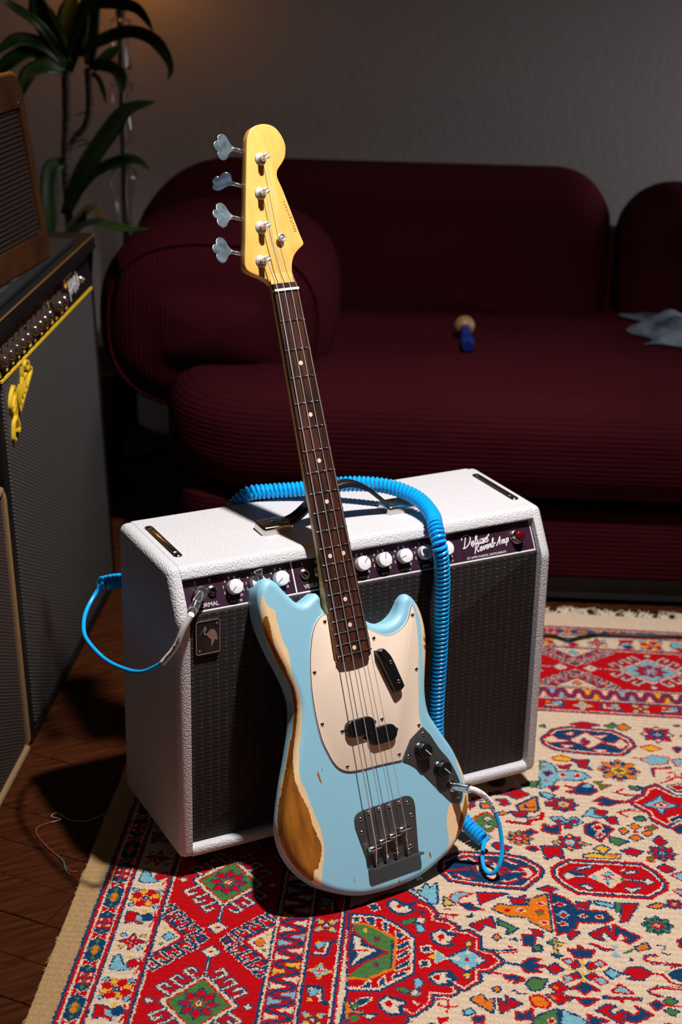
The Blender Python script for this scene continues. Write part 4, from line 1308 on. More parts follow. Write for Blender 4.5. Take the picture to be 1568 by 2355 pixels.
PRIM = [[(-118.7, -402.1), (-124.7, -411.8), (-128.7, -426.0), (-129.1, -440.9), (-129.4, -455.8), (-121.9, -487.6), (-111.7, -511.6), (-104.8, -531.7), (-105.7, -553.4), (-108.8, -569.5), (-118.4, -595.2), (-131.3, -625.1),
         (-147.0, -656.3), (-158.6, -686.2), (-166, -706.6), (-168, -723.8), (-164.3, -744.8), (-153.0, -767.6), (-138.4, -788.1), (-115.0, -804.1), (-108.3, -784.6), (-98.6, -758.4), (-98.7, -729.3), (-103.9, -705.6),
         (-109.4, -677.4), (-114.2, -658.4), (-113.7, -638.5), (-106.5, -611.5), (-98, -588.5), (-93.5, -569.9), (-92.0, -548.2), (-92.9, -532.8), (-96.6, -518.4), (-97.1, -498.1), (-96.8, -486.4), (-101.9, -466.8),
         (-103.7, -453.0), (-105.2, -439.2), (-105.5, -425.7), (-110.6, -422.2), (-116.4, -413.5)],
        [(152.5, -735), (153, -761.1), (145, -780), (128, -806), (106.6, -817.2), (94.9, -818.1), (103.7, -804.7), (104.7, -781.6), (109.6, -764.2), (118.6, -752.6), (134.5, -759.2), (143.1, -749.8), (145.8, -729.2), (141.5, -697.4), (146, -697), (152.1, -720)],
        [(121.4, -455), (129, -475), (131, -509.6), (127, -531), (117.8, -553.2), (109.9, -583.3), (107.5, -586.4), (114, -556), (121.2, -519.1), (123.9, -489.4), (121.5, -471.0)]]
def jag(P, s):
    Q_ = spline(P, max(12, int(len(P) * 9)), True) if len(P) > 10 else np.array(P, float)
    return Q_ + rng.normal(0, s, Q_.shape) if len(P) > 10 else Q_
WOOD = [jag(P, 0.35) for P in WOOD]; PRIM = [jag(P, 0.25) for P in PRIM]
def wear(C):
    d = F0 - C[:, 2]
    X, Y = C[:, 0] - 0.615 * d, C[:, 1] + 0.083 * d
    k = np.zeros(len(C), int)
    for P in PRIM: k[inpoly(P, X, Y)] = 1
    for P in WOOD: k[inpoly(P, X, Y)] = 2
    return k
R1, TB = 11.0, 42.0
lev = [(R1 * (1 - math.cos(a)), F0 - R1 + R1 * math.sin(a)) for a in np.linspace(math.pi / 2, 0, 20)]
lev += [(0, F0 - R1 - q) for q in (2, 4, 6, 8, 11, 14, 17, 19)] + [(9 * (1 - math.cos(a)), F0 - TB + 9 - 9 * math.sin(a)) for a in np.linspace(0, math.pi / 2, 7)[1:]]
def soft_inset(P, d):
    Q_ = inset(P, d)
    for _ in range(4): Q_ = (np.roll(Q_, 1, 0) + 2 * Q_ + np.roll(Q_, -1, 0)) / 4
    return Q_
n = len(OC)
V = [np.c_[soft_inset(OC, d) if d > 0.3 else OC, np.full(n, z)] for d, z in lev]
Fq = [((i + 1) * n + j, (i + 1) * n + (j + 1) % n, i * n + (j + 1) % n, i * n + j) for i in range(len(lev) - 1) for j in range(n)]
Fq.append(tuple((len(lev) - 1) * n + j for j in range(n - 1, -1, -1)))
IN = V[0][:, :2]
cv_, ce = [tuple(p) for p in IN], [(j, (j + 1) % n) for j in range(n)]
for P in PRIM + WOOD:
    b = len(cv_)
    cv_ += [tuple(p) for p in P]; ce += [(b + j, b + (j + 1) % len(P)) for j in range(len(P))]
gx, gy = np.meshgrid(np.arange(-150, 150, 9.0), np.arange(-840, -385, 9.0))
gx = gx.ravel(); gy = gy.ravel()
k = inpoly(inset(ccw(IN), 3), gx, gy)
cv_ += list(zip(gx[k], gy[k]))
rv_, _, rf_, *_ = delaunay_2d_cdt([Vector(p) for p in cv_], ce, [], 0, 0.02)
rv_ = np.array([tuple(p) for p in rv_])
cen = np.array([rv_[list(f)].mean(0) for f in rf_])
keep = inpoly(IN, cen[:, 0], cen[:, 1])
b = sum(len(v) for v in V)
V.append(np.c_[rv_, np.full(len(rv_), F0)])
allV = np.concatenate(V)
Ft = [tuple(b + i for i in f) for f, kk in zip(rf_, keep) if kk]
def area2(f): 
    a_, b_, c_ = allV[list(f)][:3, :2]
    return (b_[0] - a_[0]) * (c_[1] - a_[1]) - (b_[1] - a_[1]) * (c_[0] - a_[0])
Ft = [f if area2(f) > 0 else f[::-1] for f in Ft]
FA = Fq + Ft
C3 = np.array([allV[list(f)].mean(0) for f in FA])
body = bo('body', (allV, FA), [M['paint'], M['primer'], M['alder']], mi=wear(C3), smooth=60)

# pickguard: white, black and cream plies
PG = [(-26.5, -447.6), (-33.8, -446.6), (-42.9, -451.5), (-52.3, -462.3), (-59.6, -477.7), (-66.5, -499.9), (-70.6, -521.0), (-73.5, -540.6), (-75.0, -565.7), (-74.7, -590.4), (-72.5, -613.2), (-67.8, -630.1), (-61.2, -647.5),
      (-53.0, -658.6), (-40.0, -665.8), (-20.5, -668.8), (14.5, -670.4), (49.8, -673.1), (69.3, -648.7), (94.0, -635.7), (92.6, -619.7), (96.0, -600.9), (103.1, -567.6), (111.3, -534.1), (115.4, -508.5), (117.3, -485.9),
      (116.7, -470), (113.9, -461.4), (109.5, -468.4), (103.7, -479.6), (92.9, -489.6), (78.9, -495.4), (63.8, -496.5), (52.4, -491.5), (41.4, -484.8), (31.5, -477.5), (30.0, -512.0), (-29.0, -511.0)]
pg = ccw(smooth_poly(PG, [0, 17, 18, 19, 27, 35, 36, 37], 4.0))
pk = bo('pickguard', slab(inset(pg, 1.3), F0 + 1.2, F0 + 2.5, 0.3, 0, 2), M['cream'])
bo('pickguard_edge', slab(inset(pg, 0.65), F0 + 0.6, F0 + 1.9, 0.2, 0, 1), M['blackp'], pk)
bo('pickguard_edge', slab(pg, F0 - 0.2, F0 + 1.25, 0.2, 0, 1), M['white'], pk)
def screw(name, x, y, z, r, parent, m='nickel', rot=0.4):
    s_ = bo(name, xf(lathe([(r, 0), (r * 0.95, r * 0.25), (r * 0.6, r * 0.55), (0.01, r * 0.62)], 14, True), (x, y, z)), M[m], parent)
    c_, q_ = math.cos(rot), math.sin(rot)
    cr_ = join(xf(box(-r * .55, r * .55, -r * .13, r * .13, 0, 0.12), (x, y, z + r * .56), (c_, q_, 0), (-q_, c_, 0)), xf(box(-r * .13, r * .13, -r * .55, r * .55, 0, 0.12), (x, y, z + r * .56), (c_, q_, 0), (-q_, c_, 0)))
    bo('slot', cr_, M['ink'], s_ if parent is bass or parent is None else parent, smooth=False)
    return s_
for x, y in [(-33.0, -456.6), (-63.9, -520.8), (-67.0, -592.0), (111.4, -477.3), (40.3, -495.5), (101.0, -553.3), (87.6, -631.2), (28.9, -608.2), (-40.4, -658.0), (46.2, -662.9)]:
    screw('pickguard_screw', x, y, F0 + 2.2, 3.0, pk, rot=rng.uniform(0, 1.5))
for cx, cy in ((-11.0, -609.6), (22.3, -628.2)):
    p = bo('pickup', slab(rrect(cx - 23.5, cx + 23.5, cy - 12.0, cy + 12.0, 11.8, 10), F0 + 2.4, F0 + 10.5, 1.6, 0, 4), M['blackp'])
    for s_ in (-1, 1): screw('pickup_screw', cx + s_ * 27.0, cy + 0.5, F0 + 2.2, 3.3, p, rot=rng.uniform(0, 1.5))
TR = [(36.5, -518), (40.0, -513.5), (46.0, -511.5), (50.5, -514.5), (59.0, -529), (69.8, -567), (69.6, -571), (62.0, -575.6), (56.5, -576.6), (53.8, -574)]
tr = bo('thumb_rest', slab(smooth_poly(TR, [3, 5, 9], 1.2), F0 + 2.4, F0 + 13.5, 2.6, 0, 4), M['blackp'])
for x, y in ((54.0, -532.5), (61.3, -561.5)): screw('thumb_rest_screw', x, y, F0 + 13.0, 3.0, tr, rot=0.7)
CP = [(51.2, -673.6), (70.0, -648.3), (94.8, -635.4), (104.4, -649.0), (115.6, -671.8), (128.2, -691.5), (137.0, -715.0), (141.2, -734.9), (140.5, -746.4), (135.2, -754.0), (127.0, -754.5), (118.2, -748.6), (106.7, -733.9), (91.3, -713.5), (78.2, -696.1), (64.5, -682.2)]
cp = bo('control_plate', slab(smooth_poly(CP, [0, 1, 2, 3], 3.0), F0 - 0.1, F0 + 1.9, 0.5, 0, 2), M['steel'])
for x, y in ((93.0, -645.0), (61.8, -670.0), (132.0, -746.0)): screw('plate_screw', x, y, F0 + 1.6, 3.2, cp, rot=rng.uniform(0, 1.5))
for cx, cy in ((84.6, -667.0), (111.0, -700.6)):
    a = np.linspace(0, 2 * np.pi, 8, endpoint=False) + 0.2
    oc = np.stack([cx + 11.6 * np.cos(a), cy + 11.6 * np.sin(a)], 1)
    k = bo('tone_knob', join(xf(lathe([(12.6, 0), (12.8, 1.5), (11.2, 3.0)], 32), (cx, cy, F0 + 2.0)), slab(rounded(ccw(oc), [1.2] * 8, 2), F0 + 4.5, F0 + 15.5, 1.8, 0, 3)), M['blackp'], smooth=35)
    d = np.array([math.cos(-0.85), math.sin(-0.85)])
    bo('pointer_line', xf(stroke([(cx, cy) - d * 3.0, (cx, cy) + d * 9.2], 1.1, 0.25), (0, 0, F0 + 15.45)), M['print'], k, smooth=False)
bo('output_jack', xf(lathe([(8.2, 0), (8.0, 1.5), (6.2, 2.0), (6.0, 5.0), (5.0, 5.6)], 24), (124.6, -729.2, F0 + 1.8)), M['nickel'])
# bridge
BP = [(-34.0, -804.0), (-45.0, -742), (-44.0, -731), (-37.5, -724.5), (-27.0, -722.8), (44.5, -721.6), (52.0, -724.5), (56.5, -731), (57.0, -741), (48.8, -803.4)]
br = bo('bridge_plate', slab(smooth_poly(BP, [0, 1, 4, 5, 8, 9], 3.0), F0 - 0.1, F0 + 2.0, 0.5, 0, 2), M['steel'])
lipp = rounded([(0, 0), (16.0, 0), (16.0, 2.0), (2.0, 2.0), (2.0, 14), (0, 14)], [0.5, 0.8, 0.8, 0.6, 0.9, 0.9], 2)
bo('bridge_lip', xf(slab(rrect(-38.5, 50.5, F0, F0 + 13.5, (1, 4, 4, 1), 4), 0, 2.4, 0.6, 0.6, 2), (1.5, -803.2, 0), (1, 0, 0), (0, 0, 1), (0, -1, 0)), M['steel'], br)
for x, y in ((-34.5, -733.8), (-36.5, -752.0), (45.6, -732.0), (48.0, -750.0), (-19, -793), (10, -792), (38, -792)): screw('bridge_screw', x, y, F0 + 1.7, 3.4, br, rot=rng.uniform(0, 1.5))
for x in (-20.5, -3.0, 14.4, 31.8): bo('string_ferrule', xf(lathe([(3.0, 0), (2.8, 1.2), (1.6, 2.2), (0.3, 2.5)], 14), (x, -728.0, F0 + 1.8)), M['nickel'], br)
SN_ = [-15.2, -4.6, 6.2, 16.2]; SB = [-26.5, -8.8, 8.9, 27.0]
SV = [-775.5, -770.0, -767.0, -762.5]
SR = [0.84, 0.66, 0.52, 0.40]
PST = [(-26.2, 43.5), (-16.5, 89.4), (-7.3, 136.0), (2.9, 183.0)]
HF = -9.0
for i in range(4):
    x, y = SB[i], SV[i]
    sd = bo('saddle', join(xf(lathe([(3.2, -9.0), (3.6, -8.4), (3.6, -1.2), (3.0, -0.6), (3.0, 0.6), (3.6, 1.2), (3.6, 8.4), (3.2, 9.0)], 16), (x, y, 0.6), (0, 1, 0), (0, 0, 1), (1, 0, 0)),
                           *[xf(lathe([(1.2, 0), (1.2, 13), (0.9, 13.4)], 8), (x + q, y, F0 + 1.9)) for q in (-6.4, 6.4)]), M['nickel'])
    hx = []
    L = y + 801.0
    for k in range(int(13 * 14)):
        a = 2 * math.pi * k / 14
        hx.append((x + 1.5 + 2.3 * math.cos(a), y - 4 - (L - 6) * k / (13 * 14), -2.6 + 2.3 * math.sin(a)))
    bo('spring', tube(hx, 0.42, 5), M['nickel'], sd)
    bo('intonation_screw', tube([(x + 1.5, y, -2.6), (x + 1.5, -803, -2.6)], 1.2, 8), M['nickel'], sd)
    px, py = PST[i]
    S_ = [(x, -803.5, -4.0), (x, -790, -0.6), (x, y - 3.5, 3.0), (x, y, 4.6)]
    if i < 2: S_ += [(SN_[i], 0, 2.2), (px + 4.6, py - 1.5, HF + 8.6)]
    else: S_ += [(SN_[i], 0, 2.2), (SN_[i] - 0.14 * 71 + (1.5 if i == 3 else 0.8), 72.0, HF + 3.4), (px + 4.4, py - 1.5, HF + 8.6)]
    wrap = [(px + 4.4 * math.cos(a) , py + 4.4 * math.sin(a), HF + 8.6 - 0.25 * a) for a in np.linspace(0.2, 13, 46)]
    bo('string', tube(np.array(S_ + wrap), SR[i], 8), M['wire'])
# neck, fingerboard, frets
def nw(v): return 19.3 + (27.8 - 19.3) * (-v) / 508.0
NV = [(26, HF - 0.1, 15.5), (18, HF + 1.2, 17.6), (10, -6.2, 18.6)] + [(v, -6.0, None) for v in (0, -60, -120, -180, -240, -300, -360, -400, -440, -515)]
nvv, nf = [], []
NA = np.linspace(0, math.pi, 17)
for v, tz, w in NV:
    w = w or nw(v)
    dep = 15.5 + 2.5 * min(1, max(0, -v / 400)) if v > -380 else 18.5 + min(1, (-v - 380) / 60) * 7
    sq = 1.0 if v > -380 else 1.0 - 0.55 * min(1, (-v - 380) / 60)
    if v > 5: dep = -tz and (24.0 + tz) * 0.93
    for a in NA:
        nvv.append((-w * np.sign(math.cos(a)) * abs(math.cos(a)) ** (0.85 * sq), v, tz - dep * abs(math.sin(a)) ** (0.8 * sq)))
m_ = len(NA)
for i in range(len(NV) - 1):
    for j in range(m_ - 1): nf.append((i * m_ + j, i * m_ + j + 1, (i + 1) * m_ + j + 1, (i + 1) * m_ + j))
    nf.append((i * m_ + m_ - 1, i * m_, (i + 1) * m_, (i + 1) * m_ + m_ - 1))
nf += [tuple(range(m_))[::-1], tuple((len(NV) - 1) * m_ + j for j in range(m_))]
bo('neck', (nvv, nf), M['maple'], smooth=50)
fv, ff = [], []
vs = [9.5, 0, -100, -200, -300, -400, -500, -510, -515, -517]
for v in vs:
    w = nw(v) - (0 if v > -508 else (1.2 if v > -514 else (3 if v > -516 else 6)))
    for t in np.linspace(-1, 1, 9): fv.append((w * t, v, 1.25 * (1 - t * t)))
    fv += [(w, v, -6.0), (-w, v, -6.0)]
for i in range(len(vs) - 1):
    for j in range(11): ff.append((i * 11 + j, (i + 1) * 11 + j, (i + 1) * 11 + (j + 1) % 11, i * 11 + (j + 1) % 11))
ff += [tuple(range(11)), tuple((len(vs) - 1) * 11 + j for j in range(10, -1, -1))]
fb = bo('fingerboard', (fv, ff), M['rosewood'], smooth=30)
bo('nut', xf(slab(rounded([(-19.6, -6), (19.6, -6), (19.6, 2.4), (0, 3.4), (-19.6, 2.4)], [0.5, 0.5, 1.2, 8, 1.2], 3), -1.9, 1.9, 0.9, 0.9, 3), (0, 0, 0), (1, 0, 0), (0, 0, 1), (0, -1, 0)), M['bone'])
FRV = [-762 * (1 - 2 ** (-k / 12)) for k in range(1, 20)]
for v in FRV:
    w = nw(v) - 0.2
    c = [(w * t, v, 1.25 * (1 - t * t) + 0.15) for t in np.linspace(-1, 1, 11)]
    t_ = tube(c, 1.25, 8)
    bo('fret', t_, M['nickel'], fb)
allf = [0] + FRV
for k in (3, 5, 7, 9, 12, 15, 17, 19):
    v = (allf[k - 1] + allf[k]) / 2
    for x in ((-11, 11) if k == 12 else (0,)):
        zc = 1.25 * (1 - (x / nw(v)) ** 2)
        bo('inlay_dot', xf(lathe([(3.1, -0.5), (3.1, 0.16)], 20), (x, v, zc)), M['dot'], fb, smooth=False)
        bo('side_dot', xf(lathe([(1.0, -0.4), (1.0, 0.12)], 8), (-nw(v), v, -3.0), (0, 1, 0), (0, 0, 1), (-1, 0, 0)), M['dot'], fb, smooth=False)
HD = [(-15.8, 10.4), (-20.1, 15.4), (-29.4, 21.5), (-40.2, 26.6), (-48.4, 31.4), (-51.8, 36.8), (-51.4, 44.8), (-43.7, 77.3), (-30.9, 133.6), (-20.2, 178.9), (-13.3, 207.2), (-9.7, 216.2), (-4.1, 224.0), (3.6, 228.8),
      (16.1, 231.1), (27.9, 229.5), (37.4, 223.8), (44.0, 213.6), (47.1, 202.9), (46.7, 194.8), (42.8, 183.3), (35.5, 174.4), (28.6, 167.9), (25.1, 161.1), (25.4, 153.0), (29.7, 138.7), (36.6, 108.0), (43.5, 77.1), (47.0, 63.4),
      (45.1, 59.4), (35.5, 53.2), (27.7, 45.8), (22.4, 35.8), (20.2, 25.5), (19.6, 16.1), (19.0, 9.6)]
hdp = smooth_poly(HD, [0, len(HD) - 1], 2.0)
bo('headstock', slab(hdp, HF - 14.0, HF, 1.3, 1.5, 4), M['maple'], smooth=35)
bo('decal', xf(text('Nashguitars', 6.6, 0.06, 'CENTER', 1.42), (32.2, 101.0, HF + 0.05), (-0.243 * 1, 0.970, 0), (-0.970, -0.243, 0)), M['ink'], smooth=False)
tre = bo('string_tree', xf(lathe([(5.8, 4.6), (6.2, 5.4), (6.0, 6.6), (4.6, 7.6), (4.0, 7.4), (3.8, 6.6), (2.2, 6.6), (0.1, 7.4)], 24), (9.8, 72.0, HF)), M['satin'])
bo('tree_post', xf(lathe([(2.2, 0), (2.2, 5)], 12), (9.8, 72.0, HF)), M['nickel'], tre)
KC = [(-45.2, 59.5, -72.6, 67.6, 12), (-34.6, 107.0, -62.5, 114.9, 14), (-24.1, 152.5, -51.3, 160.6, -66), (-13.1, 200.4, -41.9, 207.7, 4)]
CL = [(0, 2.6), (6, 3.2), (10, 5.2), (13.5, 10), (16, 15.5), (20, 19.2), (25, 19.6), (29.5, 17), (31.3, 12.5), (31.0, 8.6), (34.4, 7.0), (36.8, 3.0), (36.8, -1.5), (34.6, -5.2), (31.2, -6.8), (31.4, -10.5), (30, -14.5), (26, -17.6), (21, -17.6), (16.5, -14.4), (13.5, -9.5), (10, -5.2), (6, -3.2), (0, -2.6)]
clp = np.array(CL)
for i in range(4):
    px, py = PST[i]
    t = bo('tuning_machine', join(xf(lathe([(8.6, 0), (8.8, 1.0), (8.2, 1.8), (6.6, 2.2), (6.4, 4.2), (5.4, 4.8)], 28), (px, py, HF)), xf(lathe([(4.4, 4), (4.4, 8), (3.7, 9.2), (3.7, 10.5), (4.5, 11.5)], 20), (px, py, HF)),
                                  *[xf(slab(ccw(np.array([(4.5 * math.cos(a), 4.5 * math.sin(a)) for a in np.linspace(a0 + 0.25, a0 + math.pi - 0.25, 12)])), HF + 11.5, HF + 19.5, 0.5, 0, 2), (px, py, 0)) for a0 in (0.5, 0.5 + math.pi)]), M['satin'], smooth=35)
    ax, ay, kx, ky, tw = KC[i]
    d = np.array([kx - ax, ky - ay, 0.0]); d /= np.linalg.norm(d)
    nrm = np.array([-d[1], d[0], 0]); zt = np.array([0, 0, 1.0])
    a = math.radians(tw)
    Yk = nrm * math.cos(a) + zt * math.sin(a); Zk = np.cross(d, Yk)
    base = np.array([ax, ay, HF - 19.5])
    bo('key_shaft', tube([base - d * 14, base + d * 12, base + d * 15], [3.0, 3.0, 2.0], 12), M['chrome'], t)
    cl = np.c_[clp[:, 0] + 6, clp[:, 1]]
    bo('tuning_key', xf(slab(smooth_poly(cl, [0, len(cl) - 1], 1.2), -1.2, 1.2, 0.5, 0.5, 2), base, d, Yk, Zk), M['key'], t, smooth=15)
    bo('tuner_plate', xf(slab(rrect(px - 9, px + 9, py - 14, py + 22, 3, 3), HF - 17.5, HF - 14), (0, 0, 0)), M['chrome'], t)
def button(p, d):
    d = np.array(d, float); d /= np.linalg.norm(d); X_ = np.cross(d, [0, 0, 1]); X_ /= np.linalg.norm(X_); Y_ = np.cross(d, X_)
    bo('strap_button', xf(lathe([(4.5, -1), (4.0, 3), (4.2, 8), (7.0, 13), (7.0, 14.2), (2.5, 14.8), (0.1, 14.4)], 24), p, X_, Y_, d), M['chrome'])
button((-106, -383, F0 - 21), (-0.15, 1, 0))
bo('strap_button', xf(lathe([(4.2, 0), (3.6, 2), (3.8, 5), (6.0, 7.0), (6.0, 8.0), (0.1, 8.6)], 20), (52, -838.0, F0 - 18), (1, 0, 0), (0, 0, 1), (0.1, -0.99, 0)), M['nickel'])

# ------------------------------------------------------------------ coiled cable
cable = thing('coiled_cable', (0.41, -0.02, 0), 'bright blue coiled instrument cable draped over the white amplifier and plugged into the bass', 'cable')
def coil(P, R=0.0094, r=0.0031, pitch=0.0069, n=12):
    L = np.linalg.norm(np.diff(np.asarray(P, float), axis=0), axis=1).sum()
    turns = L / pitch
    m = int(turns * n)
    C = spline(P, m)
    T, N, B = frames(C)
    a = np.arange(m) * 2 * np.pi / n
    H = C + R * (N * np.cos(a)[:, None] + B * np.sin(a)[:, None])
    return H, tube(H, r, 7)
Hm, tv = coil([(-0.022, 0.262, 0.374), (0.01, 0.270, 0.371), (0.06, 0.275, 0.36), (0.12, 0.275, 0.36), (0.165, 0.268, 0.40), (0.19, 0.258, 0.455), (0.212, 0.244, 0.490), (0.248, 0.231, 0.4955),
               (0.288, 0.214, 0.4985), (0.33, 0.188, 0.508), (0.368, 0.160, 0.514), (0.404, 0.125, 0.5145), (0.426, 0.083, 0.507), (0.426, 0.040, 0.4965), (0.414, 0.008, 0.490), (0.4085, -0.014, 0.472), (0.412, -0.017, 0.445),
               (0.4155, -0.017, 0.40), (0.4165, -0.017, 0.30), (0.4155, -0.017, 0.21), (0.4155, -0.020, 0.155), (0.417, -0.030, 0.105), (0.424, -0.048, 0.062), (0.436, -0.072, 0.033), (0.4425, -0.095, 0.022), (0.4475, -0.118, 0.0165)])
obj('coil', tv, M['cable'], cable)
h0, h1 = Hm[0], Hm[-1]
lead1 = spline([h0, h0 + (Hm[0] - Hm[2]) * 0.6, (-0.029, 0.258, 0.365), (-0.051, 0.24, 0.348), (-0.067, 0.21, 0.339), (-0.076, 0.17, 0.333), (-0.073, 0.1, 0.332), (-0.062, 0.04, 0.340), (-0.051, 0.0, 0.353), (-0.034, -0.028, 0.375)], 90)
obj('straight_lead', tube(lead1, 0.0032, 10), M['cable'], cable)
sl1 = spline([(-0.034, -0.028, 0.375), (-0.018, -0.037, 0.400), (-0.007, -0.0405, 0.427), (0.004, -0.041, 0.4455)], 30)
s1 = obj('cable_sleeve', tube(sl1, np.linspace(0.0044, 0.0046, 30), 12), M['sleeve'], cable)
def sleeve_print(C, r, a0, a1, parent, side):
    """hand-script lettering wrapped on the sleeve"""
    T, N, B = frames(C)
    w = np.array([[0, -.3], [.3, .9], [.55, .2], [.8, 1.0], [1.0, 0], [1.4, .8], [1.3, 0], [1.8, .5], [2.0, 1.1], [1.9, .1], [2.5, .6], [2.6, 0], [3.0, .8], [3.2, -.2], [3.7, .6], [4.1, .1], [4.4, .9], [4.3, .1], [5.0, .4]])
    P = spline(w, 320)
    t = (a0 + (a1 - a0) * P[:, 0] / 5) * (len(C) - 1)
    i = np.clip(t.astype(int), 0, len(C) - 2); f = (t - i)[:, None]
    c = C[i] * (1 - f) + C[i + 1] * f
    u = side[None] - T[i] * (T[i] @ side)[:, None]; u /= np.linalg.norm(u, axis=1)[:, None]
    q = np.cross(T[i], u)
    th = (P[:, 1] - 0.45) * 0.85
    obj('sleeve_lettering', tube(c + (r + 0.0001) * (u * np.cos(th)[:, None] + q * np.sin(th)[:, None]), 0.00034, 5), M['ink'], parent)
view = CAM_C - np.array([0.1, 0, 0.3]); view /= np.linalg.norm(view)
sleeve_print(sl1, 0.0045, 0.02, 0.60, s1, view)
# plug in the amplifier's first jack
jc = pz(0.0385, PH) + [0.0425, 0, 0]
pd_ = np.array([0.004, -0.041, 0.4455]) - (jc + PNn * 0.014)
ang0 = jc + PNn * 0.014
plug = obj('angled_plug', join(tube([jc + PNn * 0.002, jc + PNn * 0.012], 0.0048, 16), xf(lathe([(0.0088, 0), (0.0092, 0.001), (0.0092, 0.012), (0.0086, 0.0132), (0.0070, 0.0136), (0.0066, 0.0130), (0.0002, 0.0130)], 24), ang0 - PNn * 0.007, (1, 0, 0), PE, PNn),
                               tube([ang0 + pd_ * q for q in (0.1, 0.42, 0.44, 0.52, 0.54, 0.80, 0.82, 0.90, 0.98)], [0.0064, 0.0064, 0.0056, 0.0056, 0.0064, 0.0064, 0.0070, 0.0070, 0.0050], 16)), M['chrome'], cable, smooth=35)
# the end at the bass
def bw(x, y, z): return BO + BR @ (np.array([x, y, z]) / 1000) * BS
jw = bw(124.6, -729.2, F0 + 3.0)
e1 = np.array([0.4000, -0.1470, 0.1325])
dj = e1 - jw
obj('plug', tube([jw + dj * q for q in (0.0, 0.10, 0.12, 0.55, 0.56, 0.72, 0.73, 1.0, 1.02)], [0.0048, 0.0052, 0.0064, 0.0064, 0.0058, 0.0058, 0.0068, 0.0068, 0.0044], 18), M['chrome'], cable, smooth=35)
sl2 = spline([e1, (0.4085, -0.1525, 0.130), (0.4185, -0.1595, 0.1225), (0.4265, -0.1655, 0.1110), (0.4315, -0.170, 0.098)], 30)
s2 = obj('cable_sleeve', tube(sl2, np.linspace(0.0047, 0.0044, 30), 12), M['sleeve'], cable)
sleeve_print(sl2, 0.0046, 0.30, 0.95, s2, view)
lead2 = spline([(0.4315, -0.170, 0.098), (0.436, -0.178, 0.078), (0.4345, -0.191, 0.048), (0.4255, -0.2005, 0.026), (0.4155, -0.1985, 0.0125), (0.4125, -0.184, 0.0095), (0.4195, -0.163, 0.016), (0.4375, -0.138, 0.024), (0.452, -0.127, 0.022), h1], 90)
obj('straight_lead', tube(lead2, 0.0032, 10), M['cable'], cable)

# ------------------------------------------------------------------ sofa
SM = Matrix(((SE[0], SN[0], 0, 0), (SE[1], SN[1], 0, 0), (0, 0, 1, 0), (0, 0, 0, 1)))
SM.translation = Vector(sofa_pt(0, 0, FZ).tolist())
sofa = thing('sofa', (0, 0, 0), 'dark burgundy corduroy sofa with rounded back cushions along the wall', 'sofa', matrix=SM)
def so(name, vf, m, parent=None, **k): return obj(name, vf, m, parent or sofa, local=True, **k)
ZF = -FZ
def sz(vf, d0=0.0):
    """outline in (s, z), thickness towards the back"""
    return xf(vf, (0, d0, ZF), (1, 0, 0), (0, 0, 1), (0, 1, 0))
so('base', xf(slab(rrect(-0.76, 1.45, 0.06, 0.98, 0.10, 6), 0.055, 0.215, 0.02, 0.01, 4), (0, -0.03, ZF)), M['sofa'])
for s_, d_ in ((-0.66, 0.14), (1.35, 0.14), (-0.66, 0.88), (1.35, 0.88), (0.35, 0.14)):
    so('leg', xf(lathe([(0.020, ZF), (0.026, ZF + 0.062)], 16), (s_, d_ - 0.03, 0)), M['blackm'])
so('plinth', box(-0.62, 1.35, 0.05, 0.90, ZF + 0.004, ZF + 0.05), M['blackm'])
so('seat', xf(pillow(rrect(-0.79, 1.48, -0.02, 0.90, (0.12, 0.12, 0.12, 0.22), 7), 0.222, 0.438, 0.085, 0.012, 7, 4), (0, 0, ZF)), M['sofa'])
so('back_frame', xf(slab(rrect(-0.88, 1.50, 0.80, 0.99, 0.06, 5), 0.10, 0.60, 0.03, 0.01, 4), (0, 0, ZF)), M['sofax'])
so('back_cushion', sz(pillow(rrect(-0.95, 0.165, 0.33, 0.762, (0.07, 0.125, 0.23, 0.10), 9), 0.66, 0.90, 0.085, 0.018, 7, 5)), M['sofax'])
so('back_cushion', sz(pillow(rrect(0.185, 1.40, 0.33, 0.735, (0.07, 0.12, 0.13, 0.08), 9), 0.66, 0.90, 0.085, 0.018, 7, 5)), M['sofax'])
# the drum-shaped arm cushion
ao = np.stack([0.250 * np.sign(np.cos(a)) * np.abs(np.cos(a)) ** 0.80 for a in [np.linspace(0, 2 * np.pi, 64, endpoint=False)]] + [0.205 * np.sign(np.sin(a)) * np.abs(np.sin(a)) ** 0.80 for a in [np.linspace(0, 2 * np.pi, 64, endpoint=False)]], 1)
arm = so('arm_cushion', sz(pillow(ao + [-0.700, 0.505], 0.20, 0.70, 0.12, 0.035, 8, 6)), M['sofax'])
sm_ = np.concatenate([inset(ccw(ao), 0.030), inset(ccw(ao), 0.030)[:1]]) + [-0.700, 0.505]
so('seam', tube(np.c_[sm_[:, 0], np.full(len(sm_), 0.235), sm_[:, 1] + ZF], 0.004, 5), M['sofax'], arm)

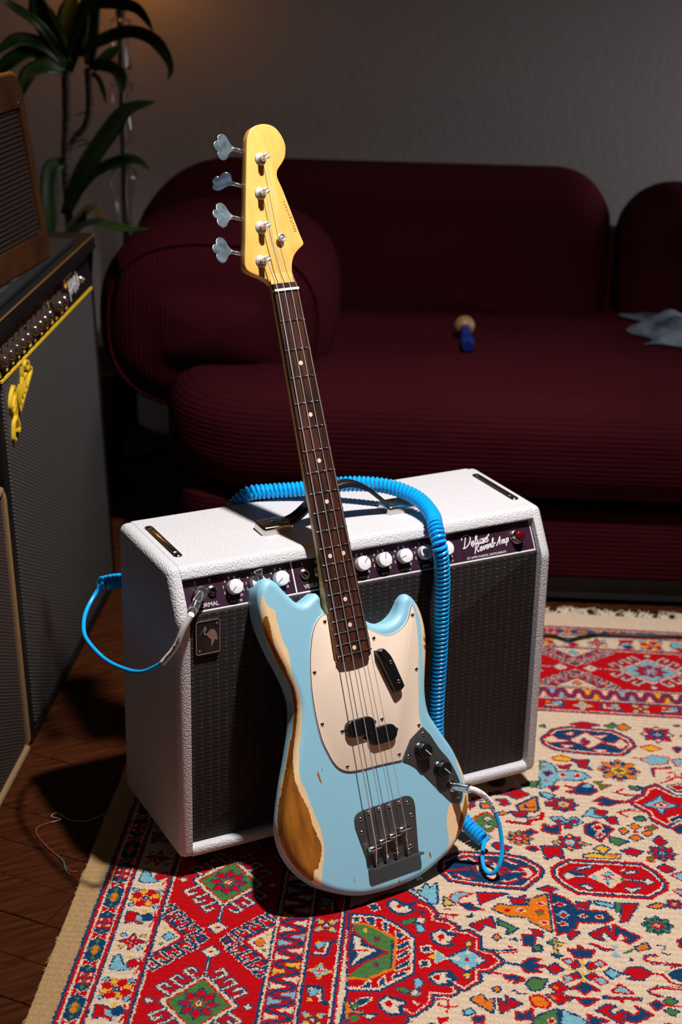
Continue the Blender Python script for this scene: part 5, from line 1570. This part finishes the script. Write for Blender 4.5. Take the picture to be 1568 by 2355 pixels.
# things lying on the sofa
def seat_pt(s_, d_, z=0.447): return sofa_pt(s_, d_, z)
b = seat_pt(-0.173, 0.43, 0.474)
mal = thing('wooden_mallet', b.tolist(), 'small wooden ball with a blue handle lying on the burgundy sofa seat', 'toy')
a = np.linspace(0, math.pi, 13)
hdv = seat_pt(-0.168, 0.27, 0.462) - b; hdv /= np.linalg.norm(hdv)
xx = np.cross(hdv, [0, 0, 1]); xx /= np.linalg.norm(xx)
obj('ball', xf(lathe([(0.0225 * math.sin(t) + 0.0002, -0.0225 * math.cos(t)) for t in a], 20), b, xx, np.cross(hdv, xx), hdv), M['beech'], mal)
obj('handle', xf(lathe([(0.011, 0.020), (0.0125, 0.026), (0.0105, 0.05), (0.0125, 0.075), (0.0150, 0.095), (0.0150, 0.118), (0.0115, 0.128)], 18), b, xx, np.cross(hdv, xx), hdv), M['bluep'], mal)
# crumpled cloth
ca_, cb = 44, 34
cv2 = []
for i in range(ca_):
    for j in range(cb):
        u, v = i / (ca_ - 1), j / (cb - 1)
        e = math.sin(math.pi * u) * math.sin(math.pi * v)
        z = 0.455 + 0.042 * e ** 0.5 * (0.62 + 0.38 * math.sin(9 * u + 5 * v) * math.cos(7 * v - 4 * u)) + 0.015 * e * (math.sin(23 * u + 17 * v) + 0.8 * math.sin(31 * v - 19 * u))
        s_ = 0.212 + 0.36 * u + 0.025 * math.sin(11 * v); d_ = 0.37 + 0.26 * v + 0.035 * math.sin(8 * u + 1)
        cv2.append(sofa_pt(s_, d_, z))
cf = [(i * cb + j, (i + 1) * cb + j, (i + 1) * cb + j + 1, i * cb + j + 1) for i in range(ca_ - 1) for j in range(cb - 1)]
cl_ = thing('crumpled_cloth', seat_pt(0.36, 0.55).tolist(), 'crumpled grey-blue cloth lying at the right end of the sofa seat', 'cloth')
co_ = obj('fabric', (np.array(cv2), cf), M['denim'], cl_, smooth=80)
co_.modifiers.new('thickness', 'SOLIDIFY').thickness = 0.004
co_.modifiers.new('smooth', 'SUBSURF').render_levels = 1

# ------------------------------------------------------------------ the row of old amplifiers on the left, facing right
EC = np.array([0.52493883, 0.85113995, 0.0]); NC = np.array([0.85113995, -0.52493883, 0.0]); C0 = np.array([-0.06355671, 0.50977732, 0.0])
def cabm(s_, off, z):
    m = Matrix(((NC[0], EC[0], 0, 0), (NC[1], EC[1], 0, 0), (0, 0, 1, 0), (0, 0, 0, 1)))
    m.translation = Vector((C0 + EC * s_ + NC * off + [0, 0, z]).tolist())
    return m
# local frame of each: x out of the front, y along it (away from the camera), z up; the fronts lean back a little
def lean(vf, deg):
    V = np.array(vf[0], float).reshape(-1, 3).copy()
    V[:, 0] -= V[:, 2] * math.sin(math.radians(deg)); V[:, 2] *= math.cos(math.radians(deg))
    return V, vf[1]
def fr(vf, x=0.0): return xf(vf, (x, 0, 0), (0, 1, 0), (0, 0, 1), (1, 0, 0))
def cab_box(L, W_, D_, H_, m, t=0.018, r=0.008):
    """open-fronted case: two sides, top, bottom, back"""
    pr = rrect(-D_, 0.0, 0.0, H_, r, 4)
    for y0 in (0, W_ - t):
        L('side_panel', xf(slab(pr, y0, y0 + t, 0.004, 0.004, 3), (0, 0, 0), (1, 0, 0), (0, 0, 1), (0, 1, 0)), m)
    L('top_panel', xf(slab(rrect(-D_, 0.0, H_ - t, H_, 0.005, 3), t, W_ - t), (0, 0, 0), (1, 0, 0), (0, 0, 1), (0, 1, 0)), m)
    L('bottom_panel', xf(slab(rrect(-D_, 0.0, 0.0, t, 0.005, 3), t, W_ - t), (0, 0, 0), (1, 0, 0), (0, 0, 1), (0, 1, 0)), m)
    L('back_panel', box(-D_ + 0.004, -D_ + 0.012, t, W_ - t, t, H_ - t), m)
Z0 = FZ
bigW, bigD, bigZ, bigH = 0.692, 0.27, 0.641, 0.740         # width, depth, top of the grille, height
big = thing('tall_amplifier', (0, 0, 0), 'tall black amplifier with silver grille and yellow-trimmed control panel on the left', 'amplifier', matrix=cabm(-0.020, 0.0, Z0))
BL = lambda n, vf, m, p=None, **k: obj(n, lean(vf, 2.5), m, p or big, local=True, **k)
cab_box(BL, bigW, bigD, bigZ, M['btolex'], t=0.022)
BL('grille_cloth', fr(slab(rrect(0.026, bigW - 0.030, 0.026, bigZ - 0.004, 0.004, 3), -0.02, 0.001, 0.003, 0, 2)), M['silver'])
hp = rounded(ccw(np.array([(0.0, bigZ + 0.0005), (-0.010, bigH - 0.036), (0.010, bigH - 0.030), (0.008, bigH), (-bigD, bigH), (-bigD, bigZ + 0.0005)])), [0.002, 0.004, 0.004, 0.006, 0.004, 0.002], 3)
BL('head_case', xf(slab(hp, 0.0, bigW, 0.006, 0.006, 3), (0, 0, 0), (1, 0, 0), (0, 0, 1), (0, 1, 0)), M['btolex'])
BL('yellow_trim', fr(box(0.020, bigW - 0.028, bigZ - 0.0050, bigZ - 0.0008, 0.000, 0.003)), M['printy'])
def bp(vf, y, z, h=0.0):                                    # on the control panel: y, height, out
    sl = -0.010 / 0.062
    V = np.asarray(vf[0], float)
    zz_1 = z + V[:, 1]
    return np.stack([(zz_1 - bigZ) * sl + h + V[:, 2], y + V[:, 0], zz_1], 1), vf[1]
BL('control_panel', bp(box(0.022, bigW - 0.024, bigZ + 0.002, bigZ + 0.060, 0.0002, 0.0018), 0, 0), M['blackp'])
BL('gold_piping', tube([(0.009, 0.004, bigH - 0.002), (0.009, bigW - 0.004, bigH - 0.002)], 0.002, 8), M['gold'])
for y in (0.0109, 0.0486, 0.0841, 0.1205, 0.1543, 0.2004, 0.2361, 0.2683, 0.3038, 0.3742, 0.4113):
    BL('skirted_knob', bp(lathe([(0.0150, 0.0012), (0.0150, 0.003), (0.0105, 0.005), (0.0095, 0.015), (0.0080, 0.0165), (0.0002, 0.017)], 20), y + 0.020, 0.672, 0.0016), M['amber'])
yl = []
for i, y in enumerate((0.0453, 0.0808, 0.1171, 0.1507, 0.185, 0.2151, 0.2679, 0.3047, 0.3384, 0.3733, 0.4127, 0.4443)):
    yl.append(bp(box(-0.0055 - 0.003 * (i % 3 == 0), 0.0055 + 0.003 * (i % 3 == 1), -0.0018, 0.0018, 0, 0.0003), y + 0.020, bigZ + 0.0065, 0.0018))
for y in (0.0109, 0.0486, 0.0841, 0.1205, 0.2004, 0.2361, 0.3038, 0.3742):
    for k in range(5): yl.append(bp(box(-0.0006, 0.0006, -0.0024, 0.0024, 0, 0.0003), y + 0.008 + 0.0062 * k, bigZ + 0.052 + 0.0022 * (k in (1, 2, 3)), 0.0018))
for y, a_, b_ in ((-0.006, 0, .02), (0.162, .045, .056), (0.205, .004, .018), (0.340, .008, .056), (0.560, .02, .05)): yl.append(bp(box(-0.0009, 0.0009, a_, b_, 0, 0.0003), y + 0.020, bigZ, 0.0018))
yl.append(bp(box(-0.025, 0.02, -0.001, 0.001, 0, 0.0003), 0.53, bigZ + 0.052, 0.0018))
tag(BL('yellow_marks', join(*yl), M['printy'], smooth=False), kind='stuff')
BL('input_label', bp(text('INPUT', 0.011, 0.0002), 0.016, bigZ + 0.0075, 0.0018), M['printy'], smooth=False)
for P in ([(.00, .006), (.008, .044), (.014, .014), (.022, .046), (.03, .016)], [(.03, .024), (.038, .040), (.042, .012), (.052, .044), (.056, .014)], [(.00, .026), (.018, .024), (.04, .030), (.062, .024)], [(.062, .014), (.058, .040), (.072, .044), (.07, .018), (.082, .034)]):
    BL('script_stroke', bp(stroke(P, 0.0024, 0.0003), 0.505, bigZ + 0.003, 0.0018), M['print'], smooth=False)
BL('emblem', bp(slab(circ(0.4911, 0.045, 0.009, 14), 0.0012, 0.002), 0, bigZ), M['printy'])
BL('pilot_lamp', bp(lathe([(0.0085, 0.001), (0.0085, 0.006), (0.006, 0.010), (0.0005, 0.012)], 16), 0.592, 0.672), M['nickel'])
LOGO = [[(0.0559, 0.6068), (0.0383, 0.5973), (0.0301, 0.5879), (0.0289, 0.5764), (0.0423, 0.5681), (0.0564, 0.5817)], [(0.051, 0.6073), (0.0611, 0.6013), (0.0589, 0.5889), (0.0474, 0.5825), (0.0378, 0.5756)], [(0.0558, 0.5799), (0.0547, 0.5562), (0.0392, 0.5491), (0.0297, 0.5261), (0.0374, 0.5235)], [(0.0553, 0.5539), (0.0639, 0.537), (0.0601, 0.5301), (0.0432, 0.5357)], [(0.0693, 0.5938), (0.0701, 0.5755), (0.0755, 0.5596), (0.0839, 0.5732)], [(0.0804, 0.5944), (0.078, 0.5771), (0.0834, 0.5612)], [(0.0929, 0.5987), (0.0859, 0.5787), (0.0894, 0.5634)], [(0.1107, 0.6075), (0.0984, 0.5829), (0.0999, 0.5723)], [(0.1183, 0.5972), (0.1105, 0.5813), (0.1146, 0.5759)], [(0.1324, 0.6053), (0.1225, 0.5878), (0.1274, 0.5802)], [(0.1122, 0.6223), (0.1114, 0.6053), (0.1324, 0.6053)], [(0.1339, 0.6268), (0.1281, 0.6187), (0.1453, 0.6097), (0.1491, 0.6208), (0.1359, 0.6262)], [(0.1466, 0.6134), (0.1633, 0.6065), (0.1593, 0.5995), (0.1381, 0.5893), (0.1152, 0.5778), (0.0926, 0.5664), (0.0749, 0.5578)]]
BL('script_badge', join(*[fr(stroke(np.array(P) + [0.020, -Z0], 0.0044, 0.006), 0.001) for P in LOGO]), M['printy'], smooth=False)
# thin black case on top of it
topz = Z0 + bigH * math.cos(math.radians(2.5))
rec = thing('flat_black_case', (0, 0, 0), 'flat black case with pale lettering lying under the brown tweed amplifier', 'case', matrix=cabm(0.0, -0.050, topz + 0.0005))
obj('shell', slab(rrect(-0.19, 0.012, 0.02, 0.56, 0.008, 4), 0.0, 0.012, 0.004, 0.003, 3), M['blackm'], rec, local=True)
for x_, y, w in ((-0.010, 0.12, 0.05), (-0.010, 0.20, 0.03), (-0.010, 0.27, 0.09), (-0.010, 0.40, 0.05), (-0.022, 0.24, 0.10), (-0.022, 0.37, 0.07)):
    obj('pale_print', box(x_, x_ + 0.006, y, y + w, 0.0119, 0.0123), M['steel'], rec, smooth=False, local=True)
# brown tweed amplifier on top, turned a little towards the camera
TE = np.array([0.61226616, 0.79065173, 0.0]); TNv = np.array([0.79065173, -0.61226616, 0.0])
TWW, TWH, TWD, TLN = 0.46, 0.318, 0.15, 0.045
mt = Matrix(((TNv[0], TE[0], 0, 0), (TNv[1], TE[1], 0, 0), (0, 0, 1, 0), (0, 0, 0, 1)))
mt.translation = Vector((np.array([0.10420304, 0.85458549, topz + 0.0135]) - TE * (TWW - 0.012)).tolist())
tw = thing('tweed_amplifier', (0, 0, 0), 'small vintage brown tweed amplifier with ribbed grille on top of the tall black one', 'amplifier', matrix=mt)
TL = lambda n, vf, m, p=None, **k: obj(n, vf, m, p or tw, local=True, **k)
def tf(vf):
    V = np.asarray(vf[0], float)          # (y, z, out) on the leaning face
    return np.stack([V[:, 2] - TLN * V[:, 1] / TWH, V[:, 0], V[:, 1]], 1), vf[1]
fo, fi = rrect(0.0, TWW, 0.0, TWH, (0.010, 0.035, 0.035, 0.010), 6), rrect(0.030, TWW - 0.026, 0.046, TWH - 0.056, 0.008, 6)
TL('case', tf(slab(fo, -TWD, -0.012, 0.004, 0.006, 3)), M['tweed'])
nn_ = len(fo)
fvv = np.concatenate([np.c_[fo, np.full(nn_, -.012)], np.c_[inset(ccw(fo), 0.003), np.zeros(nn_)], np.c_[fi, np.zeros(nn_)], np.c_[fi, np.full(nn_, -.012)]])
fff = [(i * nn_ + k, i * nn_ + (k + 1) % nn_, (i + 1) * nn_ + (k + 1) % nn_, (i + 1) * nn_ + k) for i in range(3) for k in range(nn_)]
TL('front_frame', tf((fvv, fff)), M['leatherette'])
TL('grille_backing', tf(box(0.03, TWW - 0.026, 0.046, TWH - 0.056, -0.0118, -0.009)), M['blackm'], smooth=False)
for k in range(27):                                        # ribs of the grille
    z = 0.051 + k * (TWH - 0.112) / 26
    TL('rib', tf(box(0.032, TWW - 0.028, z - 0.0019, z + 0.0019, -0.009, -0.0045)), M['rib'], smooth=False)
TL('edge_piping', tf(tube(np.c_[np.r_[fo[:, 0], fo[:1, 0]], np.r_[fo[:, 1], fo[:1, 1]], np.full(nn_ + 1, -0.006)], 0.0035, 6, False)), M['tweed'])
TL('screw', tf(xf(lathe([(0.004, 0), (0.003, 0.002)], 10), (TWW - 0.030, TWH - 0.050, 0))), M['blackm'])
# tan amplifier, nearest the camera
tnW, tnH, tnD = 0.55, 0.478, 0.24
tan = thing('tan_amplifier', (0, 0, 0), 'tan-edged amplifier with dark brown grille at the left edge, nearest the camera', 'amplifier', matrix=cabm(-0.030 - tnW, 0.002, Z0))
NL = lambda n, vf, m, p=None, **k: obj(n, lean(vf, 2.5), m, p or tan, local=True, **k)
cab_box(NL, tnW, tnD, tnH, M['tan'], t=0.013, r=0.022)
NL('grille_cloth', fr(slab(rrect(0.014, tnW - 0.014, 0.014, tnH - 0.014, 0.012, 4), -0.02, -0.006, 0.002, 0, 2)), M['brown_grille'])

# ------------------------------------------------------------------ dracaena
plb = sofa_pt(-1.09, 0.72, FZ)
plant = thing('dracaena', plb.tolist(), 'tall potted dracaena with drooping strap leaves in the dark corner behind the amplifiers', 'plant')
def spt(t): return sofa_pt(*t)
obj('pot', xf(lathe([(0.10, 0), (0.105, 0.01), (0.135, 0.26), (0.145, 0.262), (0.147, 0.29), (0.132, 0.29), (0.128, 0.255), (0.0, 0.25)], 32), plb), M['clay'], plant)
obj('soil', xf(lathe([(0.127, 0.24), (0.127, 0.258), (0.06, 0.265), (0.001, 0.268)], 24), plb), M['soil'], plant)
def cane(P, r):
    C = spline([spt(p) for p in P], 60)
    rr = r * (1 + 0.06 * np.sin(np.arange(60) * 1.7)) * np.linspace(1.0, 0.8, 60)[::-1]
    return tube(C, rr, 12)
obj('stem', cane([(-1.09, 0.72, 0.26), (-1.092, 0.72, 0.508), (-1.093, 0.72, 0.618), (-1.097, 0.72, 0.753), (-1.09, 0.72, 0.858), (-1.088, 0.72, 0.960)], 0.0105), M['trunk'], plant)
obj('stem', cane([(-1.094, 0.735, 0.70), (-1.095, 0.74, 0.768), (-1.077, 0.74, 0.806), (-1.051, 0.74, 0.836), (-1.04, 0.74, 0.883), (-1.04, 0.74, 0.965)], 0.0095), M['trunk'], plant)
for q, z in ((0.02, 0.80), (-0.02, 0.82), (0.022, 0.86), (0.03, 0.79)):
    obj('leaf_scar', tube(spline([spt((-1.07, 0.73, z)), spt((-1.07 + q, 0.72, z + 0.008)), spt((-1.065 + q * 1.4, 0.71, z - 0.004))], 8), 0.0018, 5), M['trunk'], plant)
LEAVES = [(0.0163, [(-1.088, 0.72, 0.972), (-1.114, 0.69, 1.032), (-1.14, 0.66, 1.071), (-1.192, 0.63, 1.111), (-1.215, 0.6, 1.132)]),
    (0.0368, [(-1.088, 0.72, 0.977), (-1.119, 0.74, 1.027), (-1.146, 0.76, 1.071), (-1.161, 0.78, 1.107), (-1.17, 0.8, 1.135)]),
    (0.0394, [(-1.088, 0.72, 0.977), (-1.095, 0.767, 1.033), (-1.092, 0.813, 1.081), (-1.086, 0.86, 1.124)]),
    (0.0291, [(-1.039, 0.75, 0.97), (-1.039, 0.767, 1.022), (-1.038, 0.785, 1.071), (-1.035, 0.802, 1.118), (-1.034, 0.82, 1.137)]),
    (0.0209, [(-1.07, 0.72, 1.038), (-1.033, 0.704, 1.1), (-0.976, 0.688, 1.111), (-0.922, 0.672, 1.105), (-0.894, 0.656, 1.083), (-0.876, 0.64, 1.058)]),
    (0.0223, [(-1.056, 0.72, 0.996), (-1.004, 0.7, 1.029), (-0.937, 0.68, 1.052), (-0.883, 0.66, 1.041), (-0.849, 0.64, 1.009), (-0.835, 0.62, 0.979), (-0.84, 0.6, 0.959)]),
    (0.0199, [(-1.031, 0.75, 0.96), (-1.012, 0.767, 0.979), (-0.993, 0.783, 0.996), (-0.975, 0.8, 1.012)]),
    (0.0225, [(-1.041, 0.75, 0.97), (-1.006, 0.733, 0.973), (-0.972, 0.715, 0.965), (-0.957, 0.698, 0.945), (-0.957, 0.68, 0.913)]),
    (0.0223, [(-1.088, 0.72, 0.972), (-1.123, 0.69, 1.014), (-1.167, 0.66, 1.033), (-1.197, 0.63, 1.023), (-1.217, 0.6, 1.001)]),
    (0.0263, [(-1.094, 0.72, 0.972), (-1.15, 0.695, 1.003), (-1.184, 0.67, 0.995), (-1.219, 0.645, 0.966), (-1.225, 0.62, 0.946)]),
    (0.0276, [(-1.086, 0.72, 0.956), (-1.119, 0.69, 0.973), (-1.152, 0.66, 0.964), (-1.161, 0.63, 0.944), (-1.162, 0.6, 0.915)]),
    (0.009, [(-1.047, 0.75, 0.959), (-1.02, 0.733, 0.947), (-1.005, 0.717, 0.923), (-0.994, 0.7, 0.891)]),
    (0.0324, [(-1.098, 0.7, 0.636), (-1.06, 0.66, 0.711), (-1.021, 0.62, 0.776), (-0.97, 0.58, 0.843), (-0.918, 0.54, 0.902), (-0.851, 0.5, 0.926)]),
    (0.0202, [(-1.069, 0.7, 0.682), (-1.036, 0.68, 0.729), (-1.0, 0.66, 0.755), (-0.943, 0.64, 0.778), (-0.905, 0.62, 0.777), (-0.884, 0.6, 0.76)]),
    (0.0295, [(-1.097, 0.72, 0.755), (-1.122, 0.695, 0.751), (-1.126, 0.67, 0.718), (-1.123, 0.645, 0.664), (-1.119, 0.62, 0.573)]),
    (0.0167, [(-1.117, 0.66, 0.567), (-1.046, 0.544, 0.634), (-0.981, 0.428, 0.678), (-0.922, 0.312, 0.697), (-0.861, 0.196, 0.712), (-0.808, 0.08, 0.739)]),
    (0.0135, [(-1.107, 0.68, 0.571), (-1.067, 0.665, 0.63), (-1.025, 0.65, 0.667), (-1.001, 0.635, 0.656), (-0.983, 0.62, 0.641)]),
    (0.0237, [(-1.081, 0.72, 0.957), (-1.068, 0.73, 1.007), (-1.053, 0.74, 1.049), (-1.052, 0.75, 1.091), (-1.046, 0.76, 1.126)]),
    (0.0184, [(-1.094, 0.72, 0.972), (-1.101, 0.74, 1.023), (-1.117, 0.76, 1.059), (-1.13, 0.78, 1.092)]),
    (0.0189, [(-1.113, 0.68, 0.56), (-1.079, 0.653, 0.602), (-1.045, 0.627, 0.638), (-1.029, 0.6, 0.67)])]
for w, P in LEAVES:
    C = spline([spt(p) for p in P], 22)
    T = np.gradient(C, axis=0); T /= np.linalg.norm(T, axis=1)[:, None]
    up = (CAM_C - C); up /= np.linalg.norm(up, axis=1)[:, None]
    up = up + np.array([0, 0, 0.35])
    Bv = np.cross(T, up); Bv /= np.linalg.norm(Bv, axis=1)[:, None]
    Nv = np.cross(Bv, T)
    t = np.linspace(0, 1, 22)
    prof_ = np.minimum(1, 0.55 + 1.8 * t) * np.minimum(1, ((1 - t) * 3.2) ** 0.75 + 0.03) * w * 0.66
    lv, lf = [], []
    for i in range(22):
        for q, h in ((-1, 0.16), (-0.55, 0.03), (0, -0.08), (0.55, 0.03), (1, 0.16)):
            lv.append(C[i] + Bv[i] * q * prof_[i] + Nv[i] * h * prof_[i])
    for i in range(21):
        for q in range(4): lf.append((i * 5 + q, i * 5 + q + 1, (i + 1) * 5 + q + 1, (i + 1) * 5 + q))
    lo = obj('leaf', (np.array(lv), lf), M['dryleaf'] if abs(w - 0.0135) < 1e-4 else M['leaf'], plant, smooth=80)
    lo.modifiers.new('thickness', 'SOLIDIFY').thickness = 0.0009

# ------------------------------------------------------------------ glass floor lamp, its shade above the picture
lb_ = sofa_pt(-1.000, 0.95, FZ)
lamp = thing('glass_floor_lamp', lb_.tolist(), 'tall clear glass column lamp standing behind the plant beside the sofa', 'lamp')
def zz_(py): return {0: 1.099}.get(py, 1.099 - (py / 500.0) * (1.099 - 0.585)) - FZ
GP = [(0.012, 0.30), (0.020, 0.36), (0.023, 0.42), (0.018, zz_(500) - .03), (0.0185, zz_(490)), (0.022, zz_(455)), (0.031, zz_(428)), (0.034, zz_(405)), (0.029, zz_(388)), (0.016, zz_(378)), (0.010, zz_(370)), (0.018, zz_(360)), (0.024, zz_(356)), (0.018, zz_(352)), (0.009, zz_(345)),
      (0.010, zz_(328)), (0.022, zz_(322)), (0.030, zz_(305)), (0.028, zz_(285)), (0.024, zz_(250)), (0.023, zz_(225)), (0.026, zz_(192)), (0.028, zz_(188)), (0.024, zz_(184)), (0.012, zz_(172)), (0.012, zz_(160)), (0.025, zz_(153)), (0.022, zz_(140)), (0.018, zz_(110)), (0.021, zz_(80)), (0.026, zz_(45)), (0.012, zz_(38)), (0.010, zz_(0)), (0.010, 1.26)]
inner = [(max(r - 0.003, 0.006), z) for r, z in GP]
n_ = 28
gv, gf = lathe(GP, n_, False); iv, if_ = lathe(inner, n_, False)
obj('glass_column', join((gv + lb_, gf), (iv + lb_, [f[::-1] for f in if_])), M['glass'], lamp, smooth=60)
obj('inner_rod', xf(lathe([(0.0055, 0.02), (0.0055, 1.30)], 10), lb_), M['steel'], lamp)
obj('base', xf(lathe([(0.11, 0), (0.11, 0.012), (0.06, 0.03), (0.02, 0.06), (0.014, 0.31)], 28), lb_), M['blackm'], lamp)
sh_ = lathe([(0.112, 1.26), (0.075, 1.48)], 36, False)
M['shade'] = mat('linen_shade', (0.62, 0.45, 0.26), 0.8)
so_ = obj('lamp_shade', (sh_[0] + lb_, sh_[1]), M['shade'], lamp)
so_.modifiers.new('thickness', 'SOLIDIFY').thickness = 0.003
M['bulb'] = mat('lit_bulb', (1, 0.8, 0.5), 0.4)
bn = M['bulb'].node_tree.nodes['Principled BSDF']
bn.inputs['Emission Color'].default_value = (1.0, 0.50, 0.13, 1); bn.inputs['Emission Strength'].default_value = 2.0
obj('bulb', xf(lathe([(0.012, 1.30), (0.028, 1.34), (0.030, 1.36), (0.022, 1.385), (0.001, 1.395)], 20), lb_), M['bulb'], lamp)
gl = bpy.data.lights.new('lamp_glow', 'POINT'); glo = bpy.data.objects.new('lamp_glow', gl); COL.objects.link(glo)
glo.location = (lb_ + np.array([0, 0, 1.28])).tolist()
gl.energy = 1.0; gl.color = (1.0, 0.37, 0.035); gl.shadow_soft_size = 0.03

# ------------------------------------------------------------------ loose cable and thread on the ground
tag(obj('black_cable', tube(spline([(0.70, 0.62, 0.004), (0.85, 0.52, 0.004), (0.952, 0.475, 0.004), (0.985, 0.436, 0.004), (1.019, 0.434, 0.004), (1.072, 0.422, 0.004), (1.199, 0.354, 0.004), (1.40, 0.27, 0.004)], 80), 0.0036, 8), M['blackp']),
    'thin black cable lying across the far border of the carpet by the sofa', 'cable')
thr = thing('loose_thread', (-0.11, 0.2, FZ), 'tangled red and green thread lying on the parquet left of the carpet', 'thread')
zt_ = FZ + 0.0012
obj('strand', tube(spline([(-0.041, 0.222, zt_ + .006), (-0.069, 0.223, zt_), (-0.093, 0.238, zt_), (-0.105, 0.266, zt_), (-0.116, 0.259, zt_), (-0.105, 0.244, zt_ + .001), (-0.125, 0.243, zt_)], 60), 0.0006, 5), M['fringe'], thr)
obj('strand', tube(spline([(-0.105, 0.244, zt_), (-0.142, 0.24, zt_), (-0.152, 0.218, zt_), (-0.148, 0.175, zt_), (-0.139, 0.138, zt_), (-0.14, 0.106, zt_), (-0.128, 0.094, zt_)], 60), 0.0010, 5), M['redthread'], thr)
obj('strand', tube(spline([(-0.142, 0.150, zt_), (-0.139, 0.128, zt_ + .001), (-0.143, 0.108, zt_), (-0.141, 0.092, zt_)], 20), 0.0014, 5), M['greenthread'], thr)
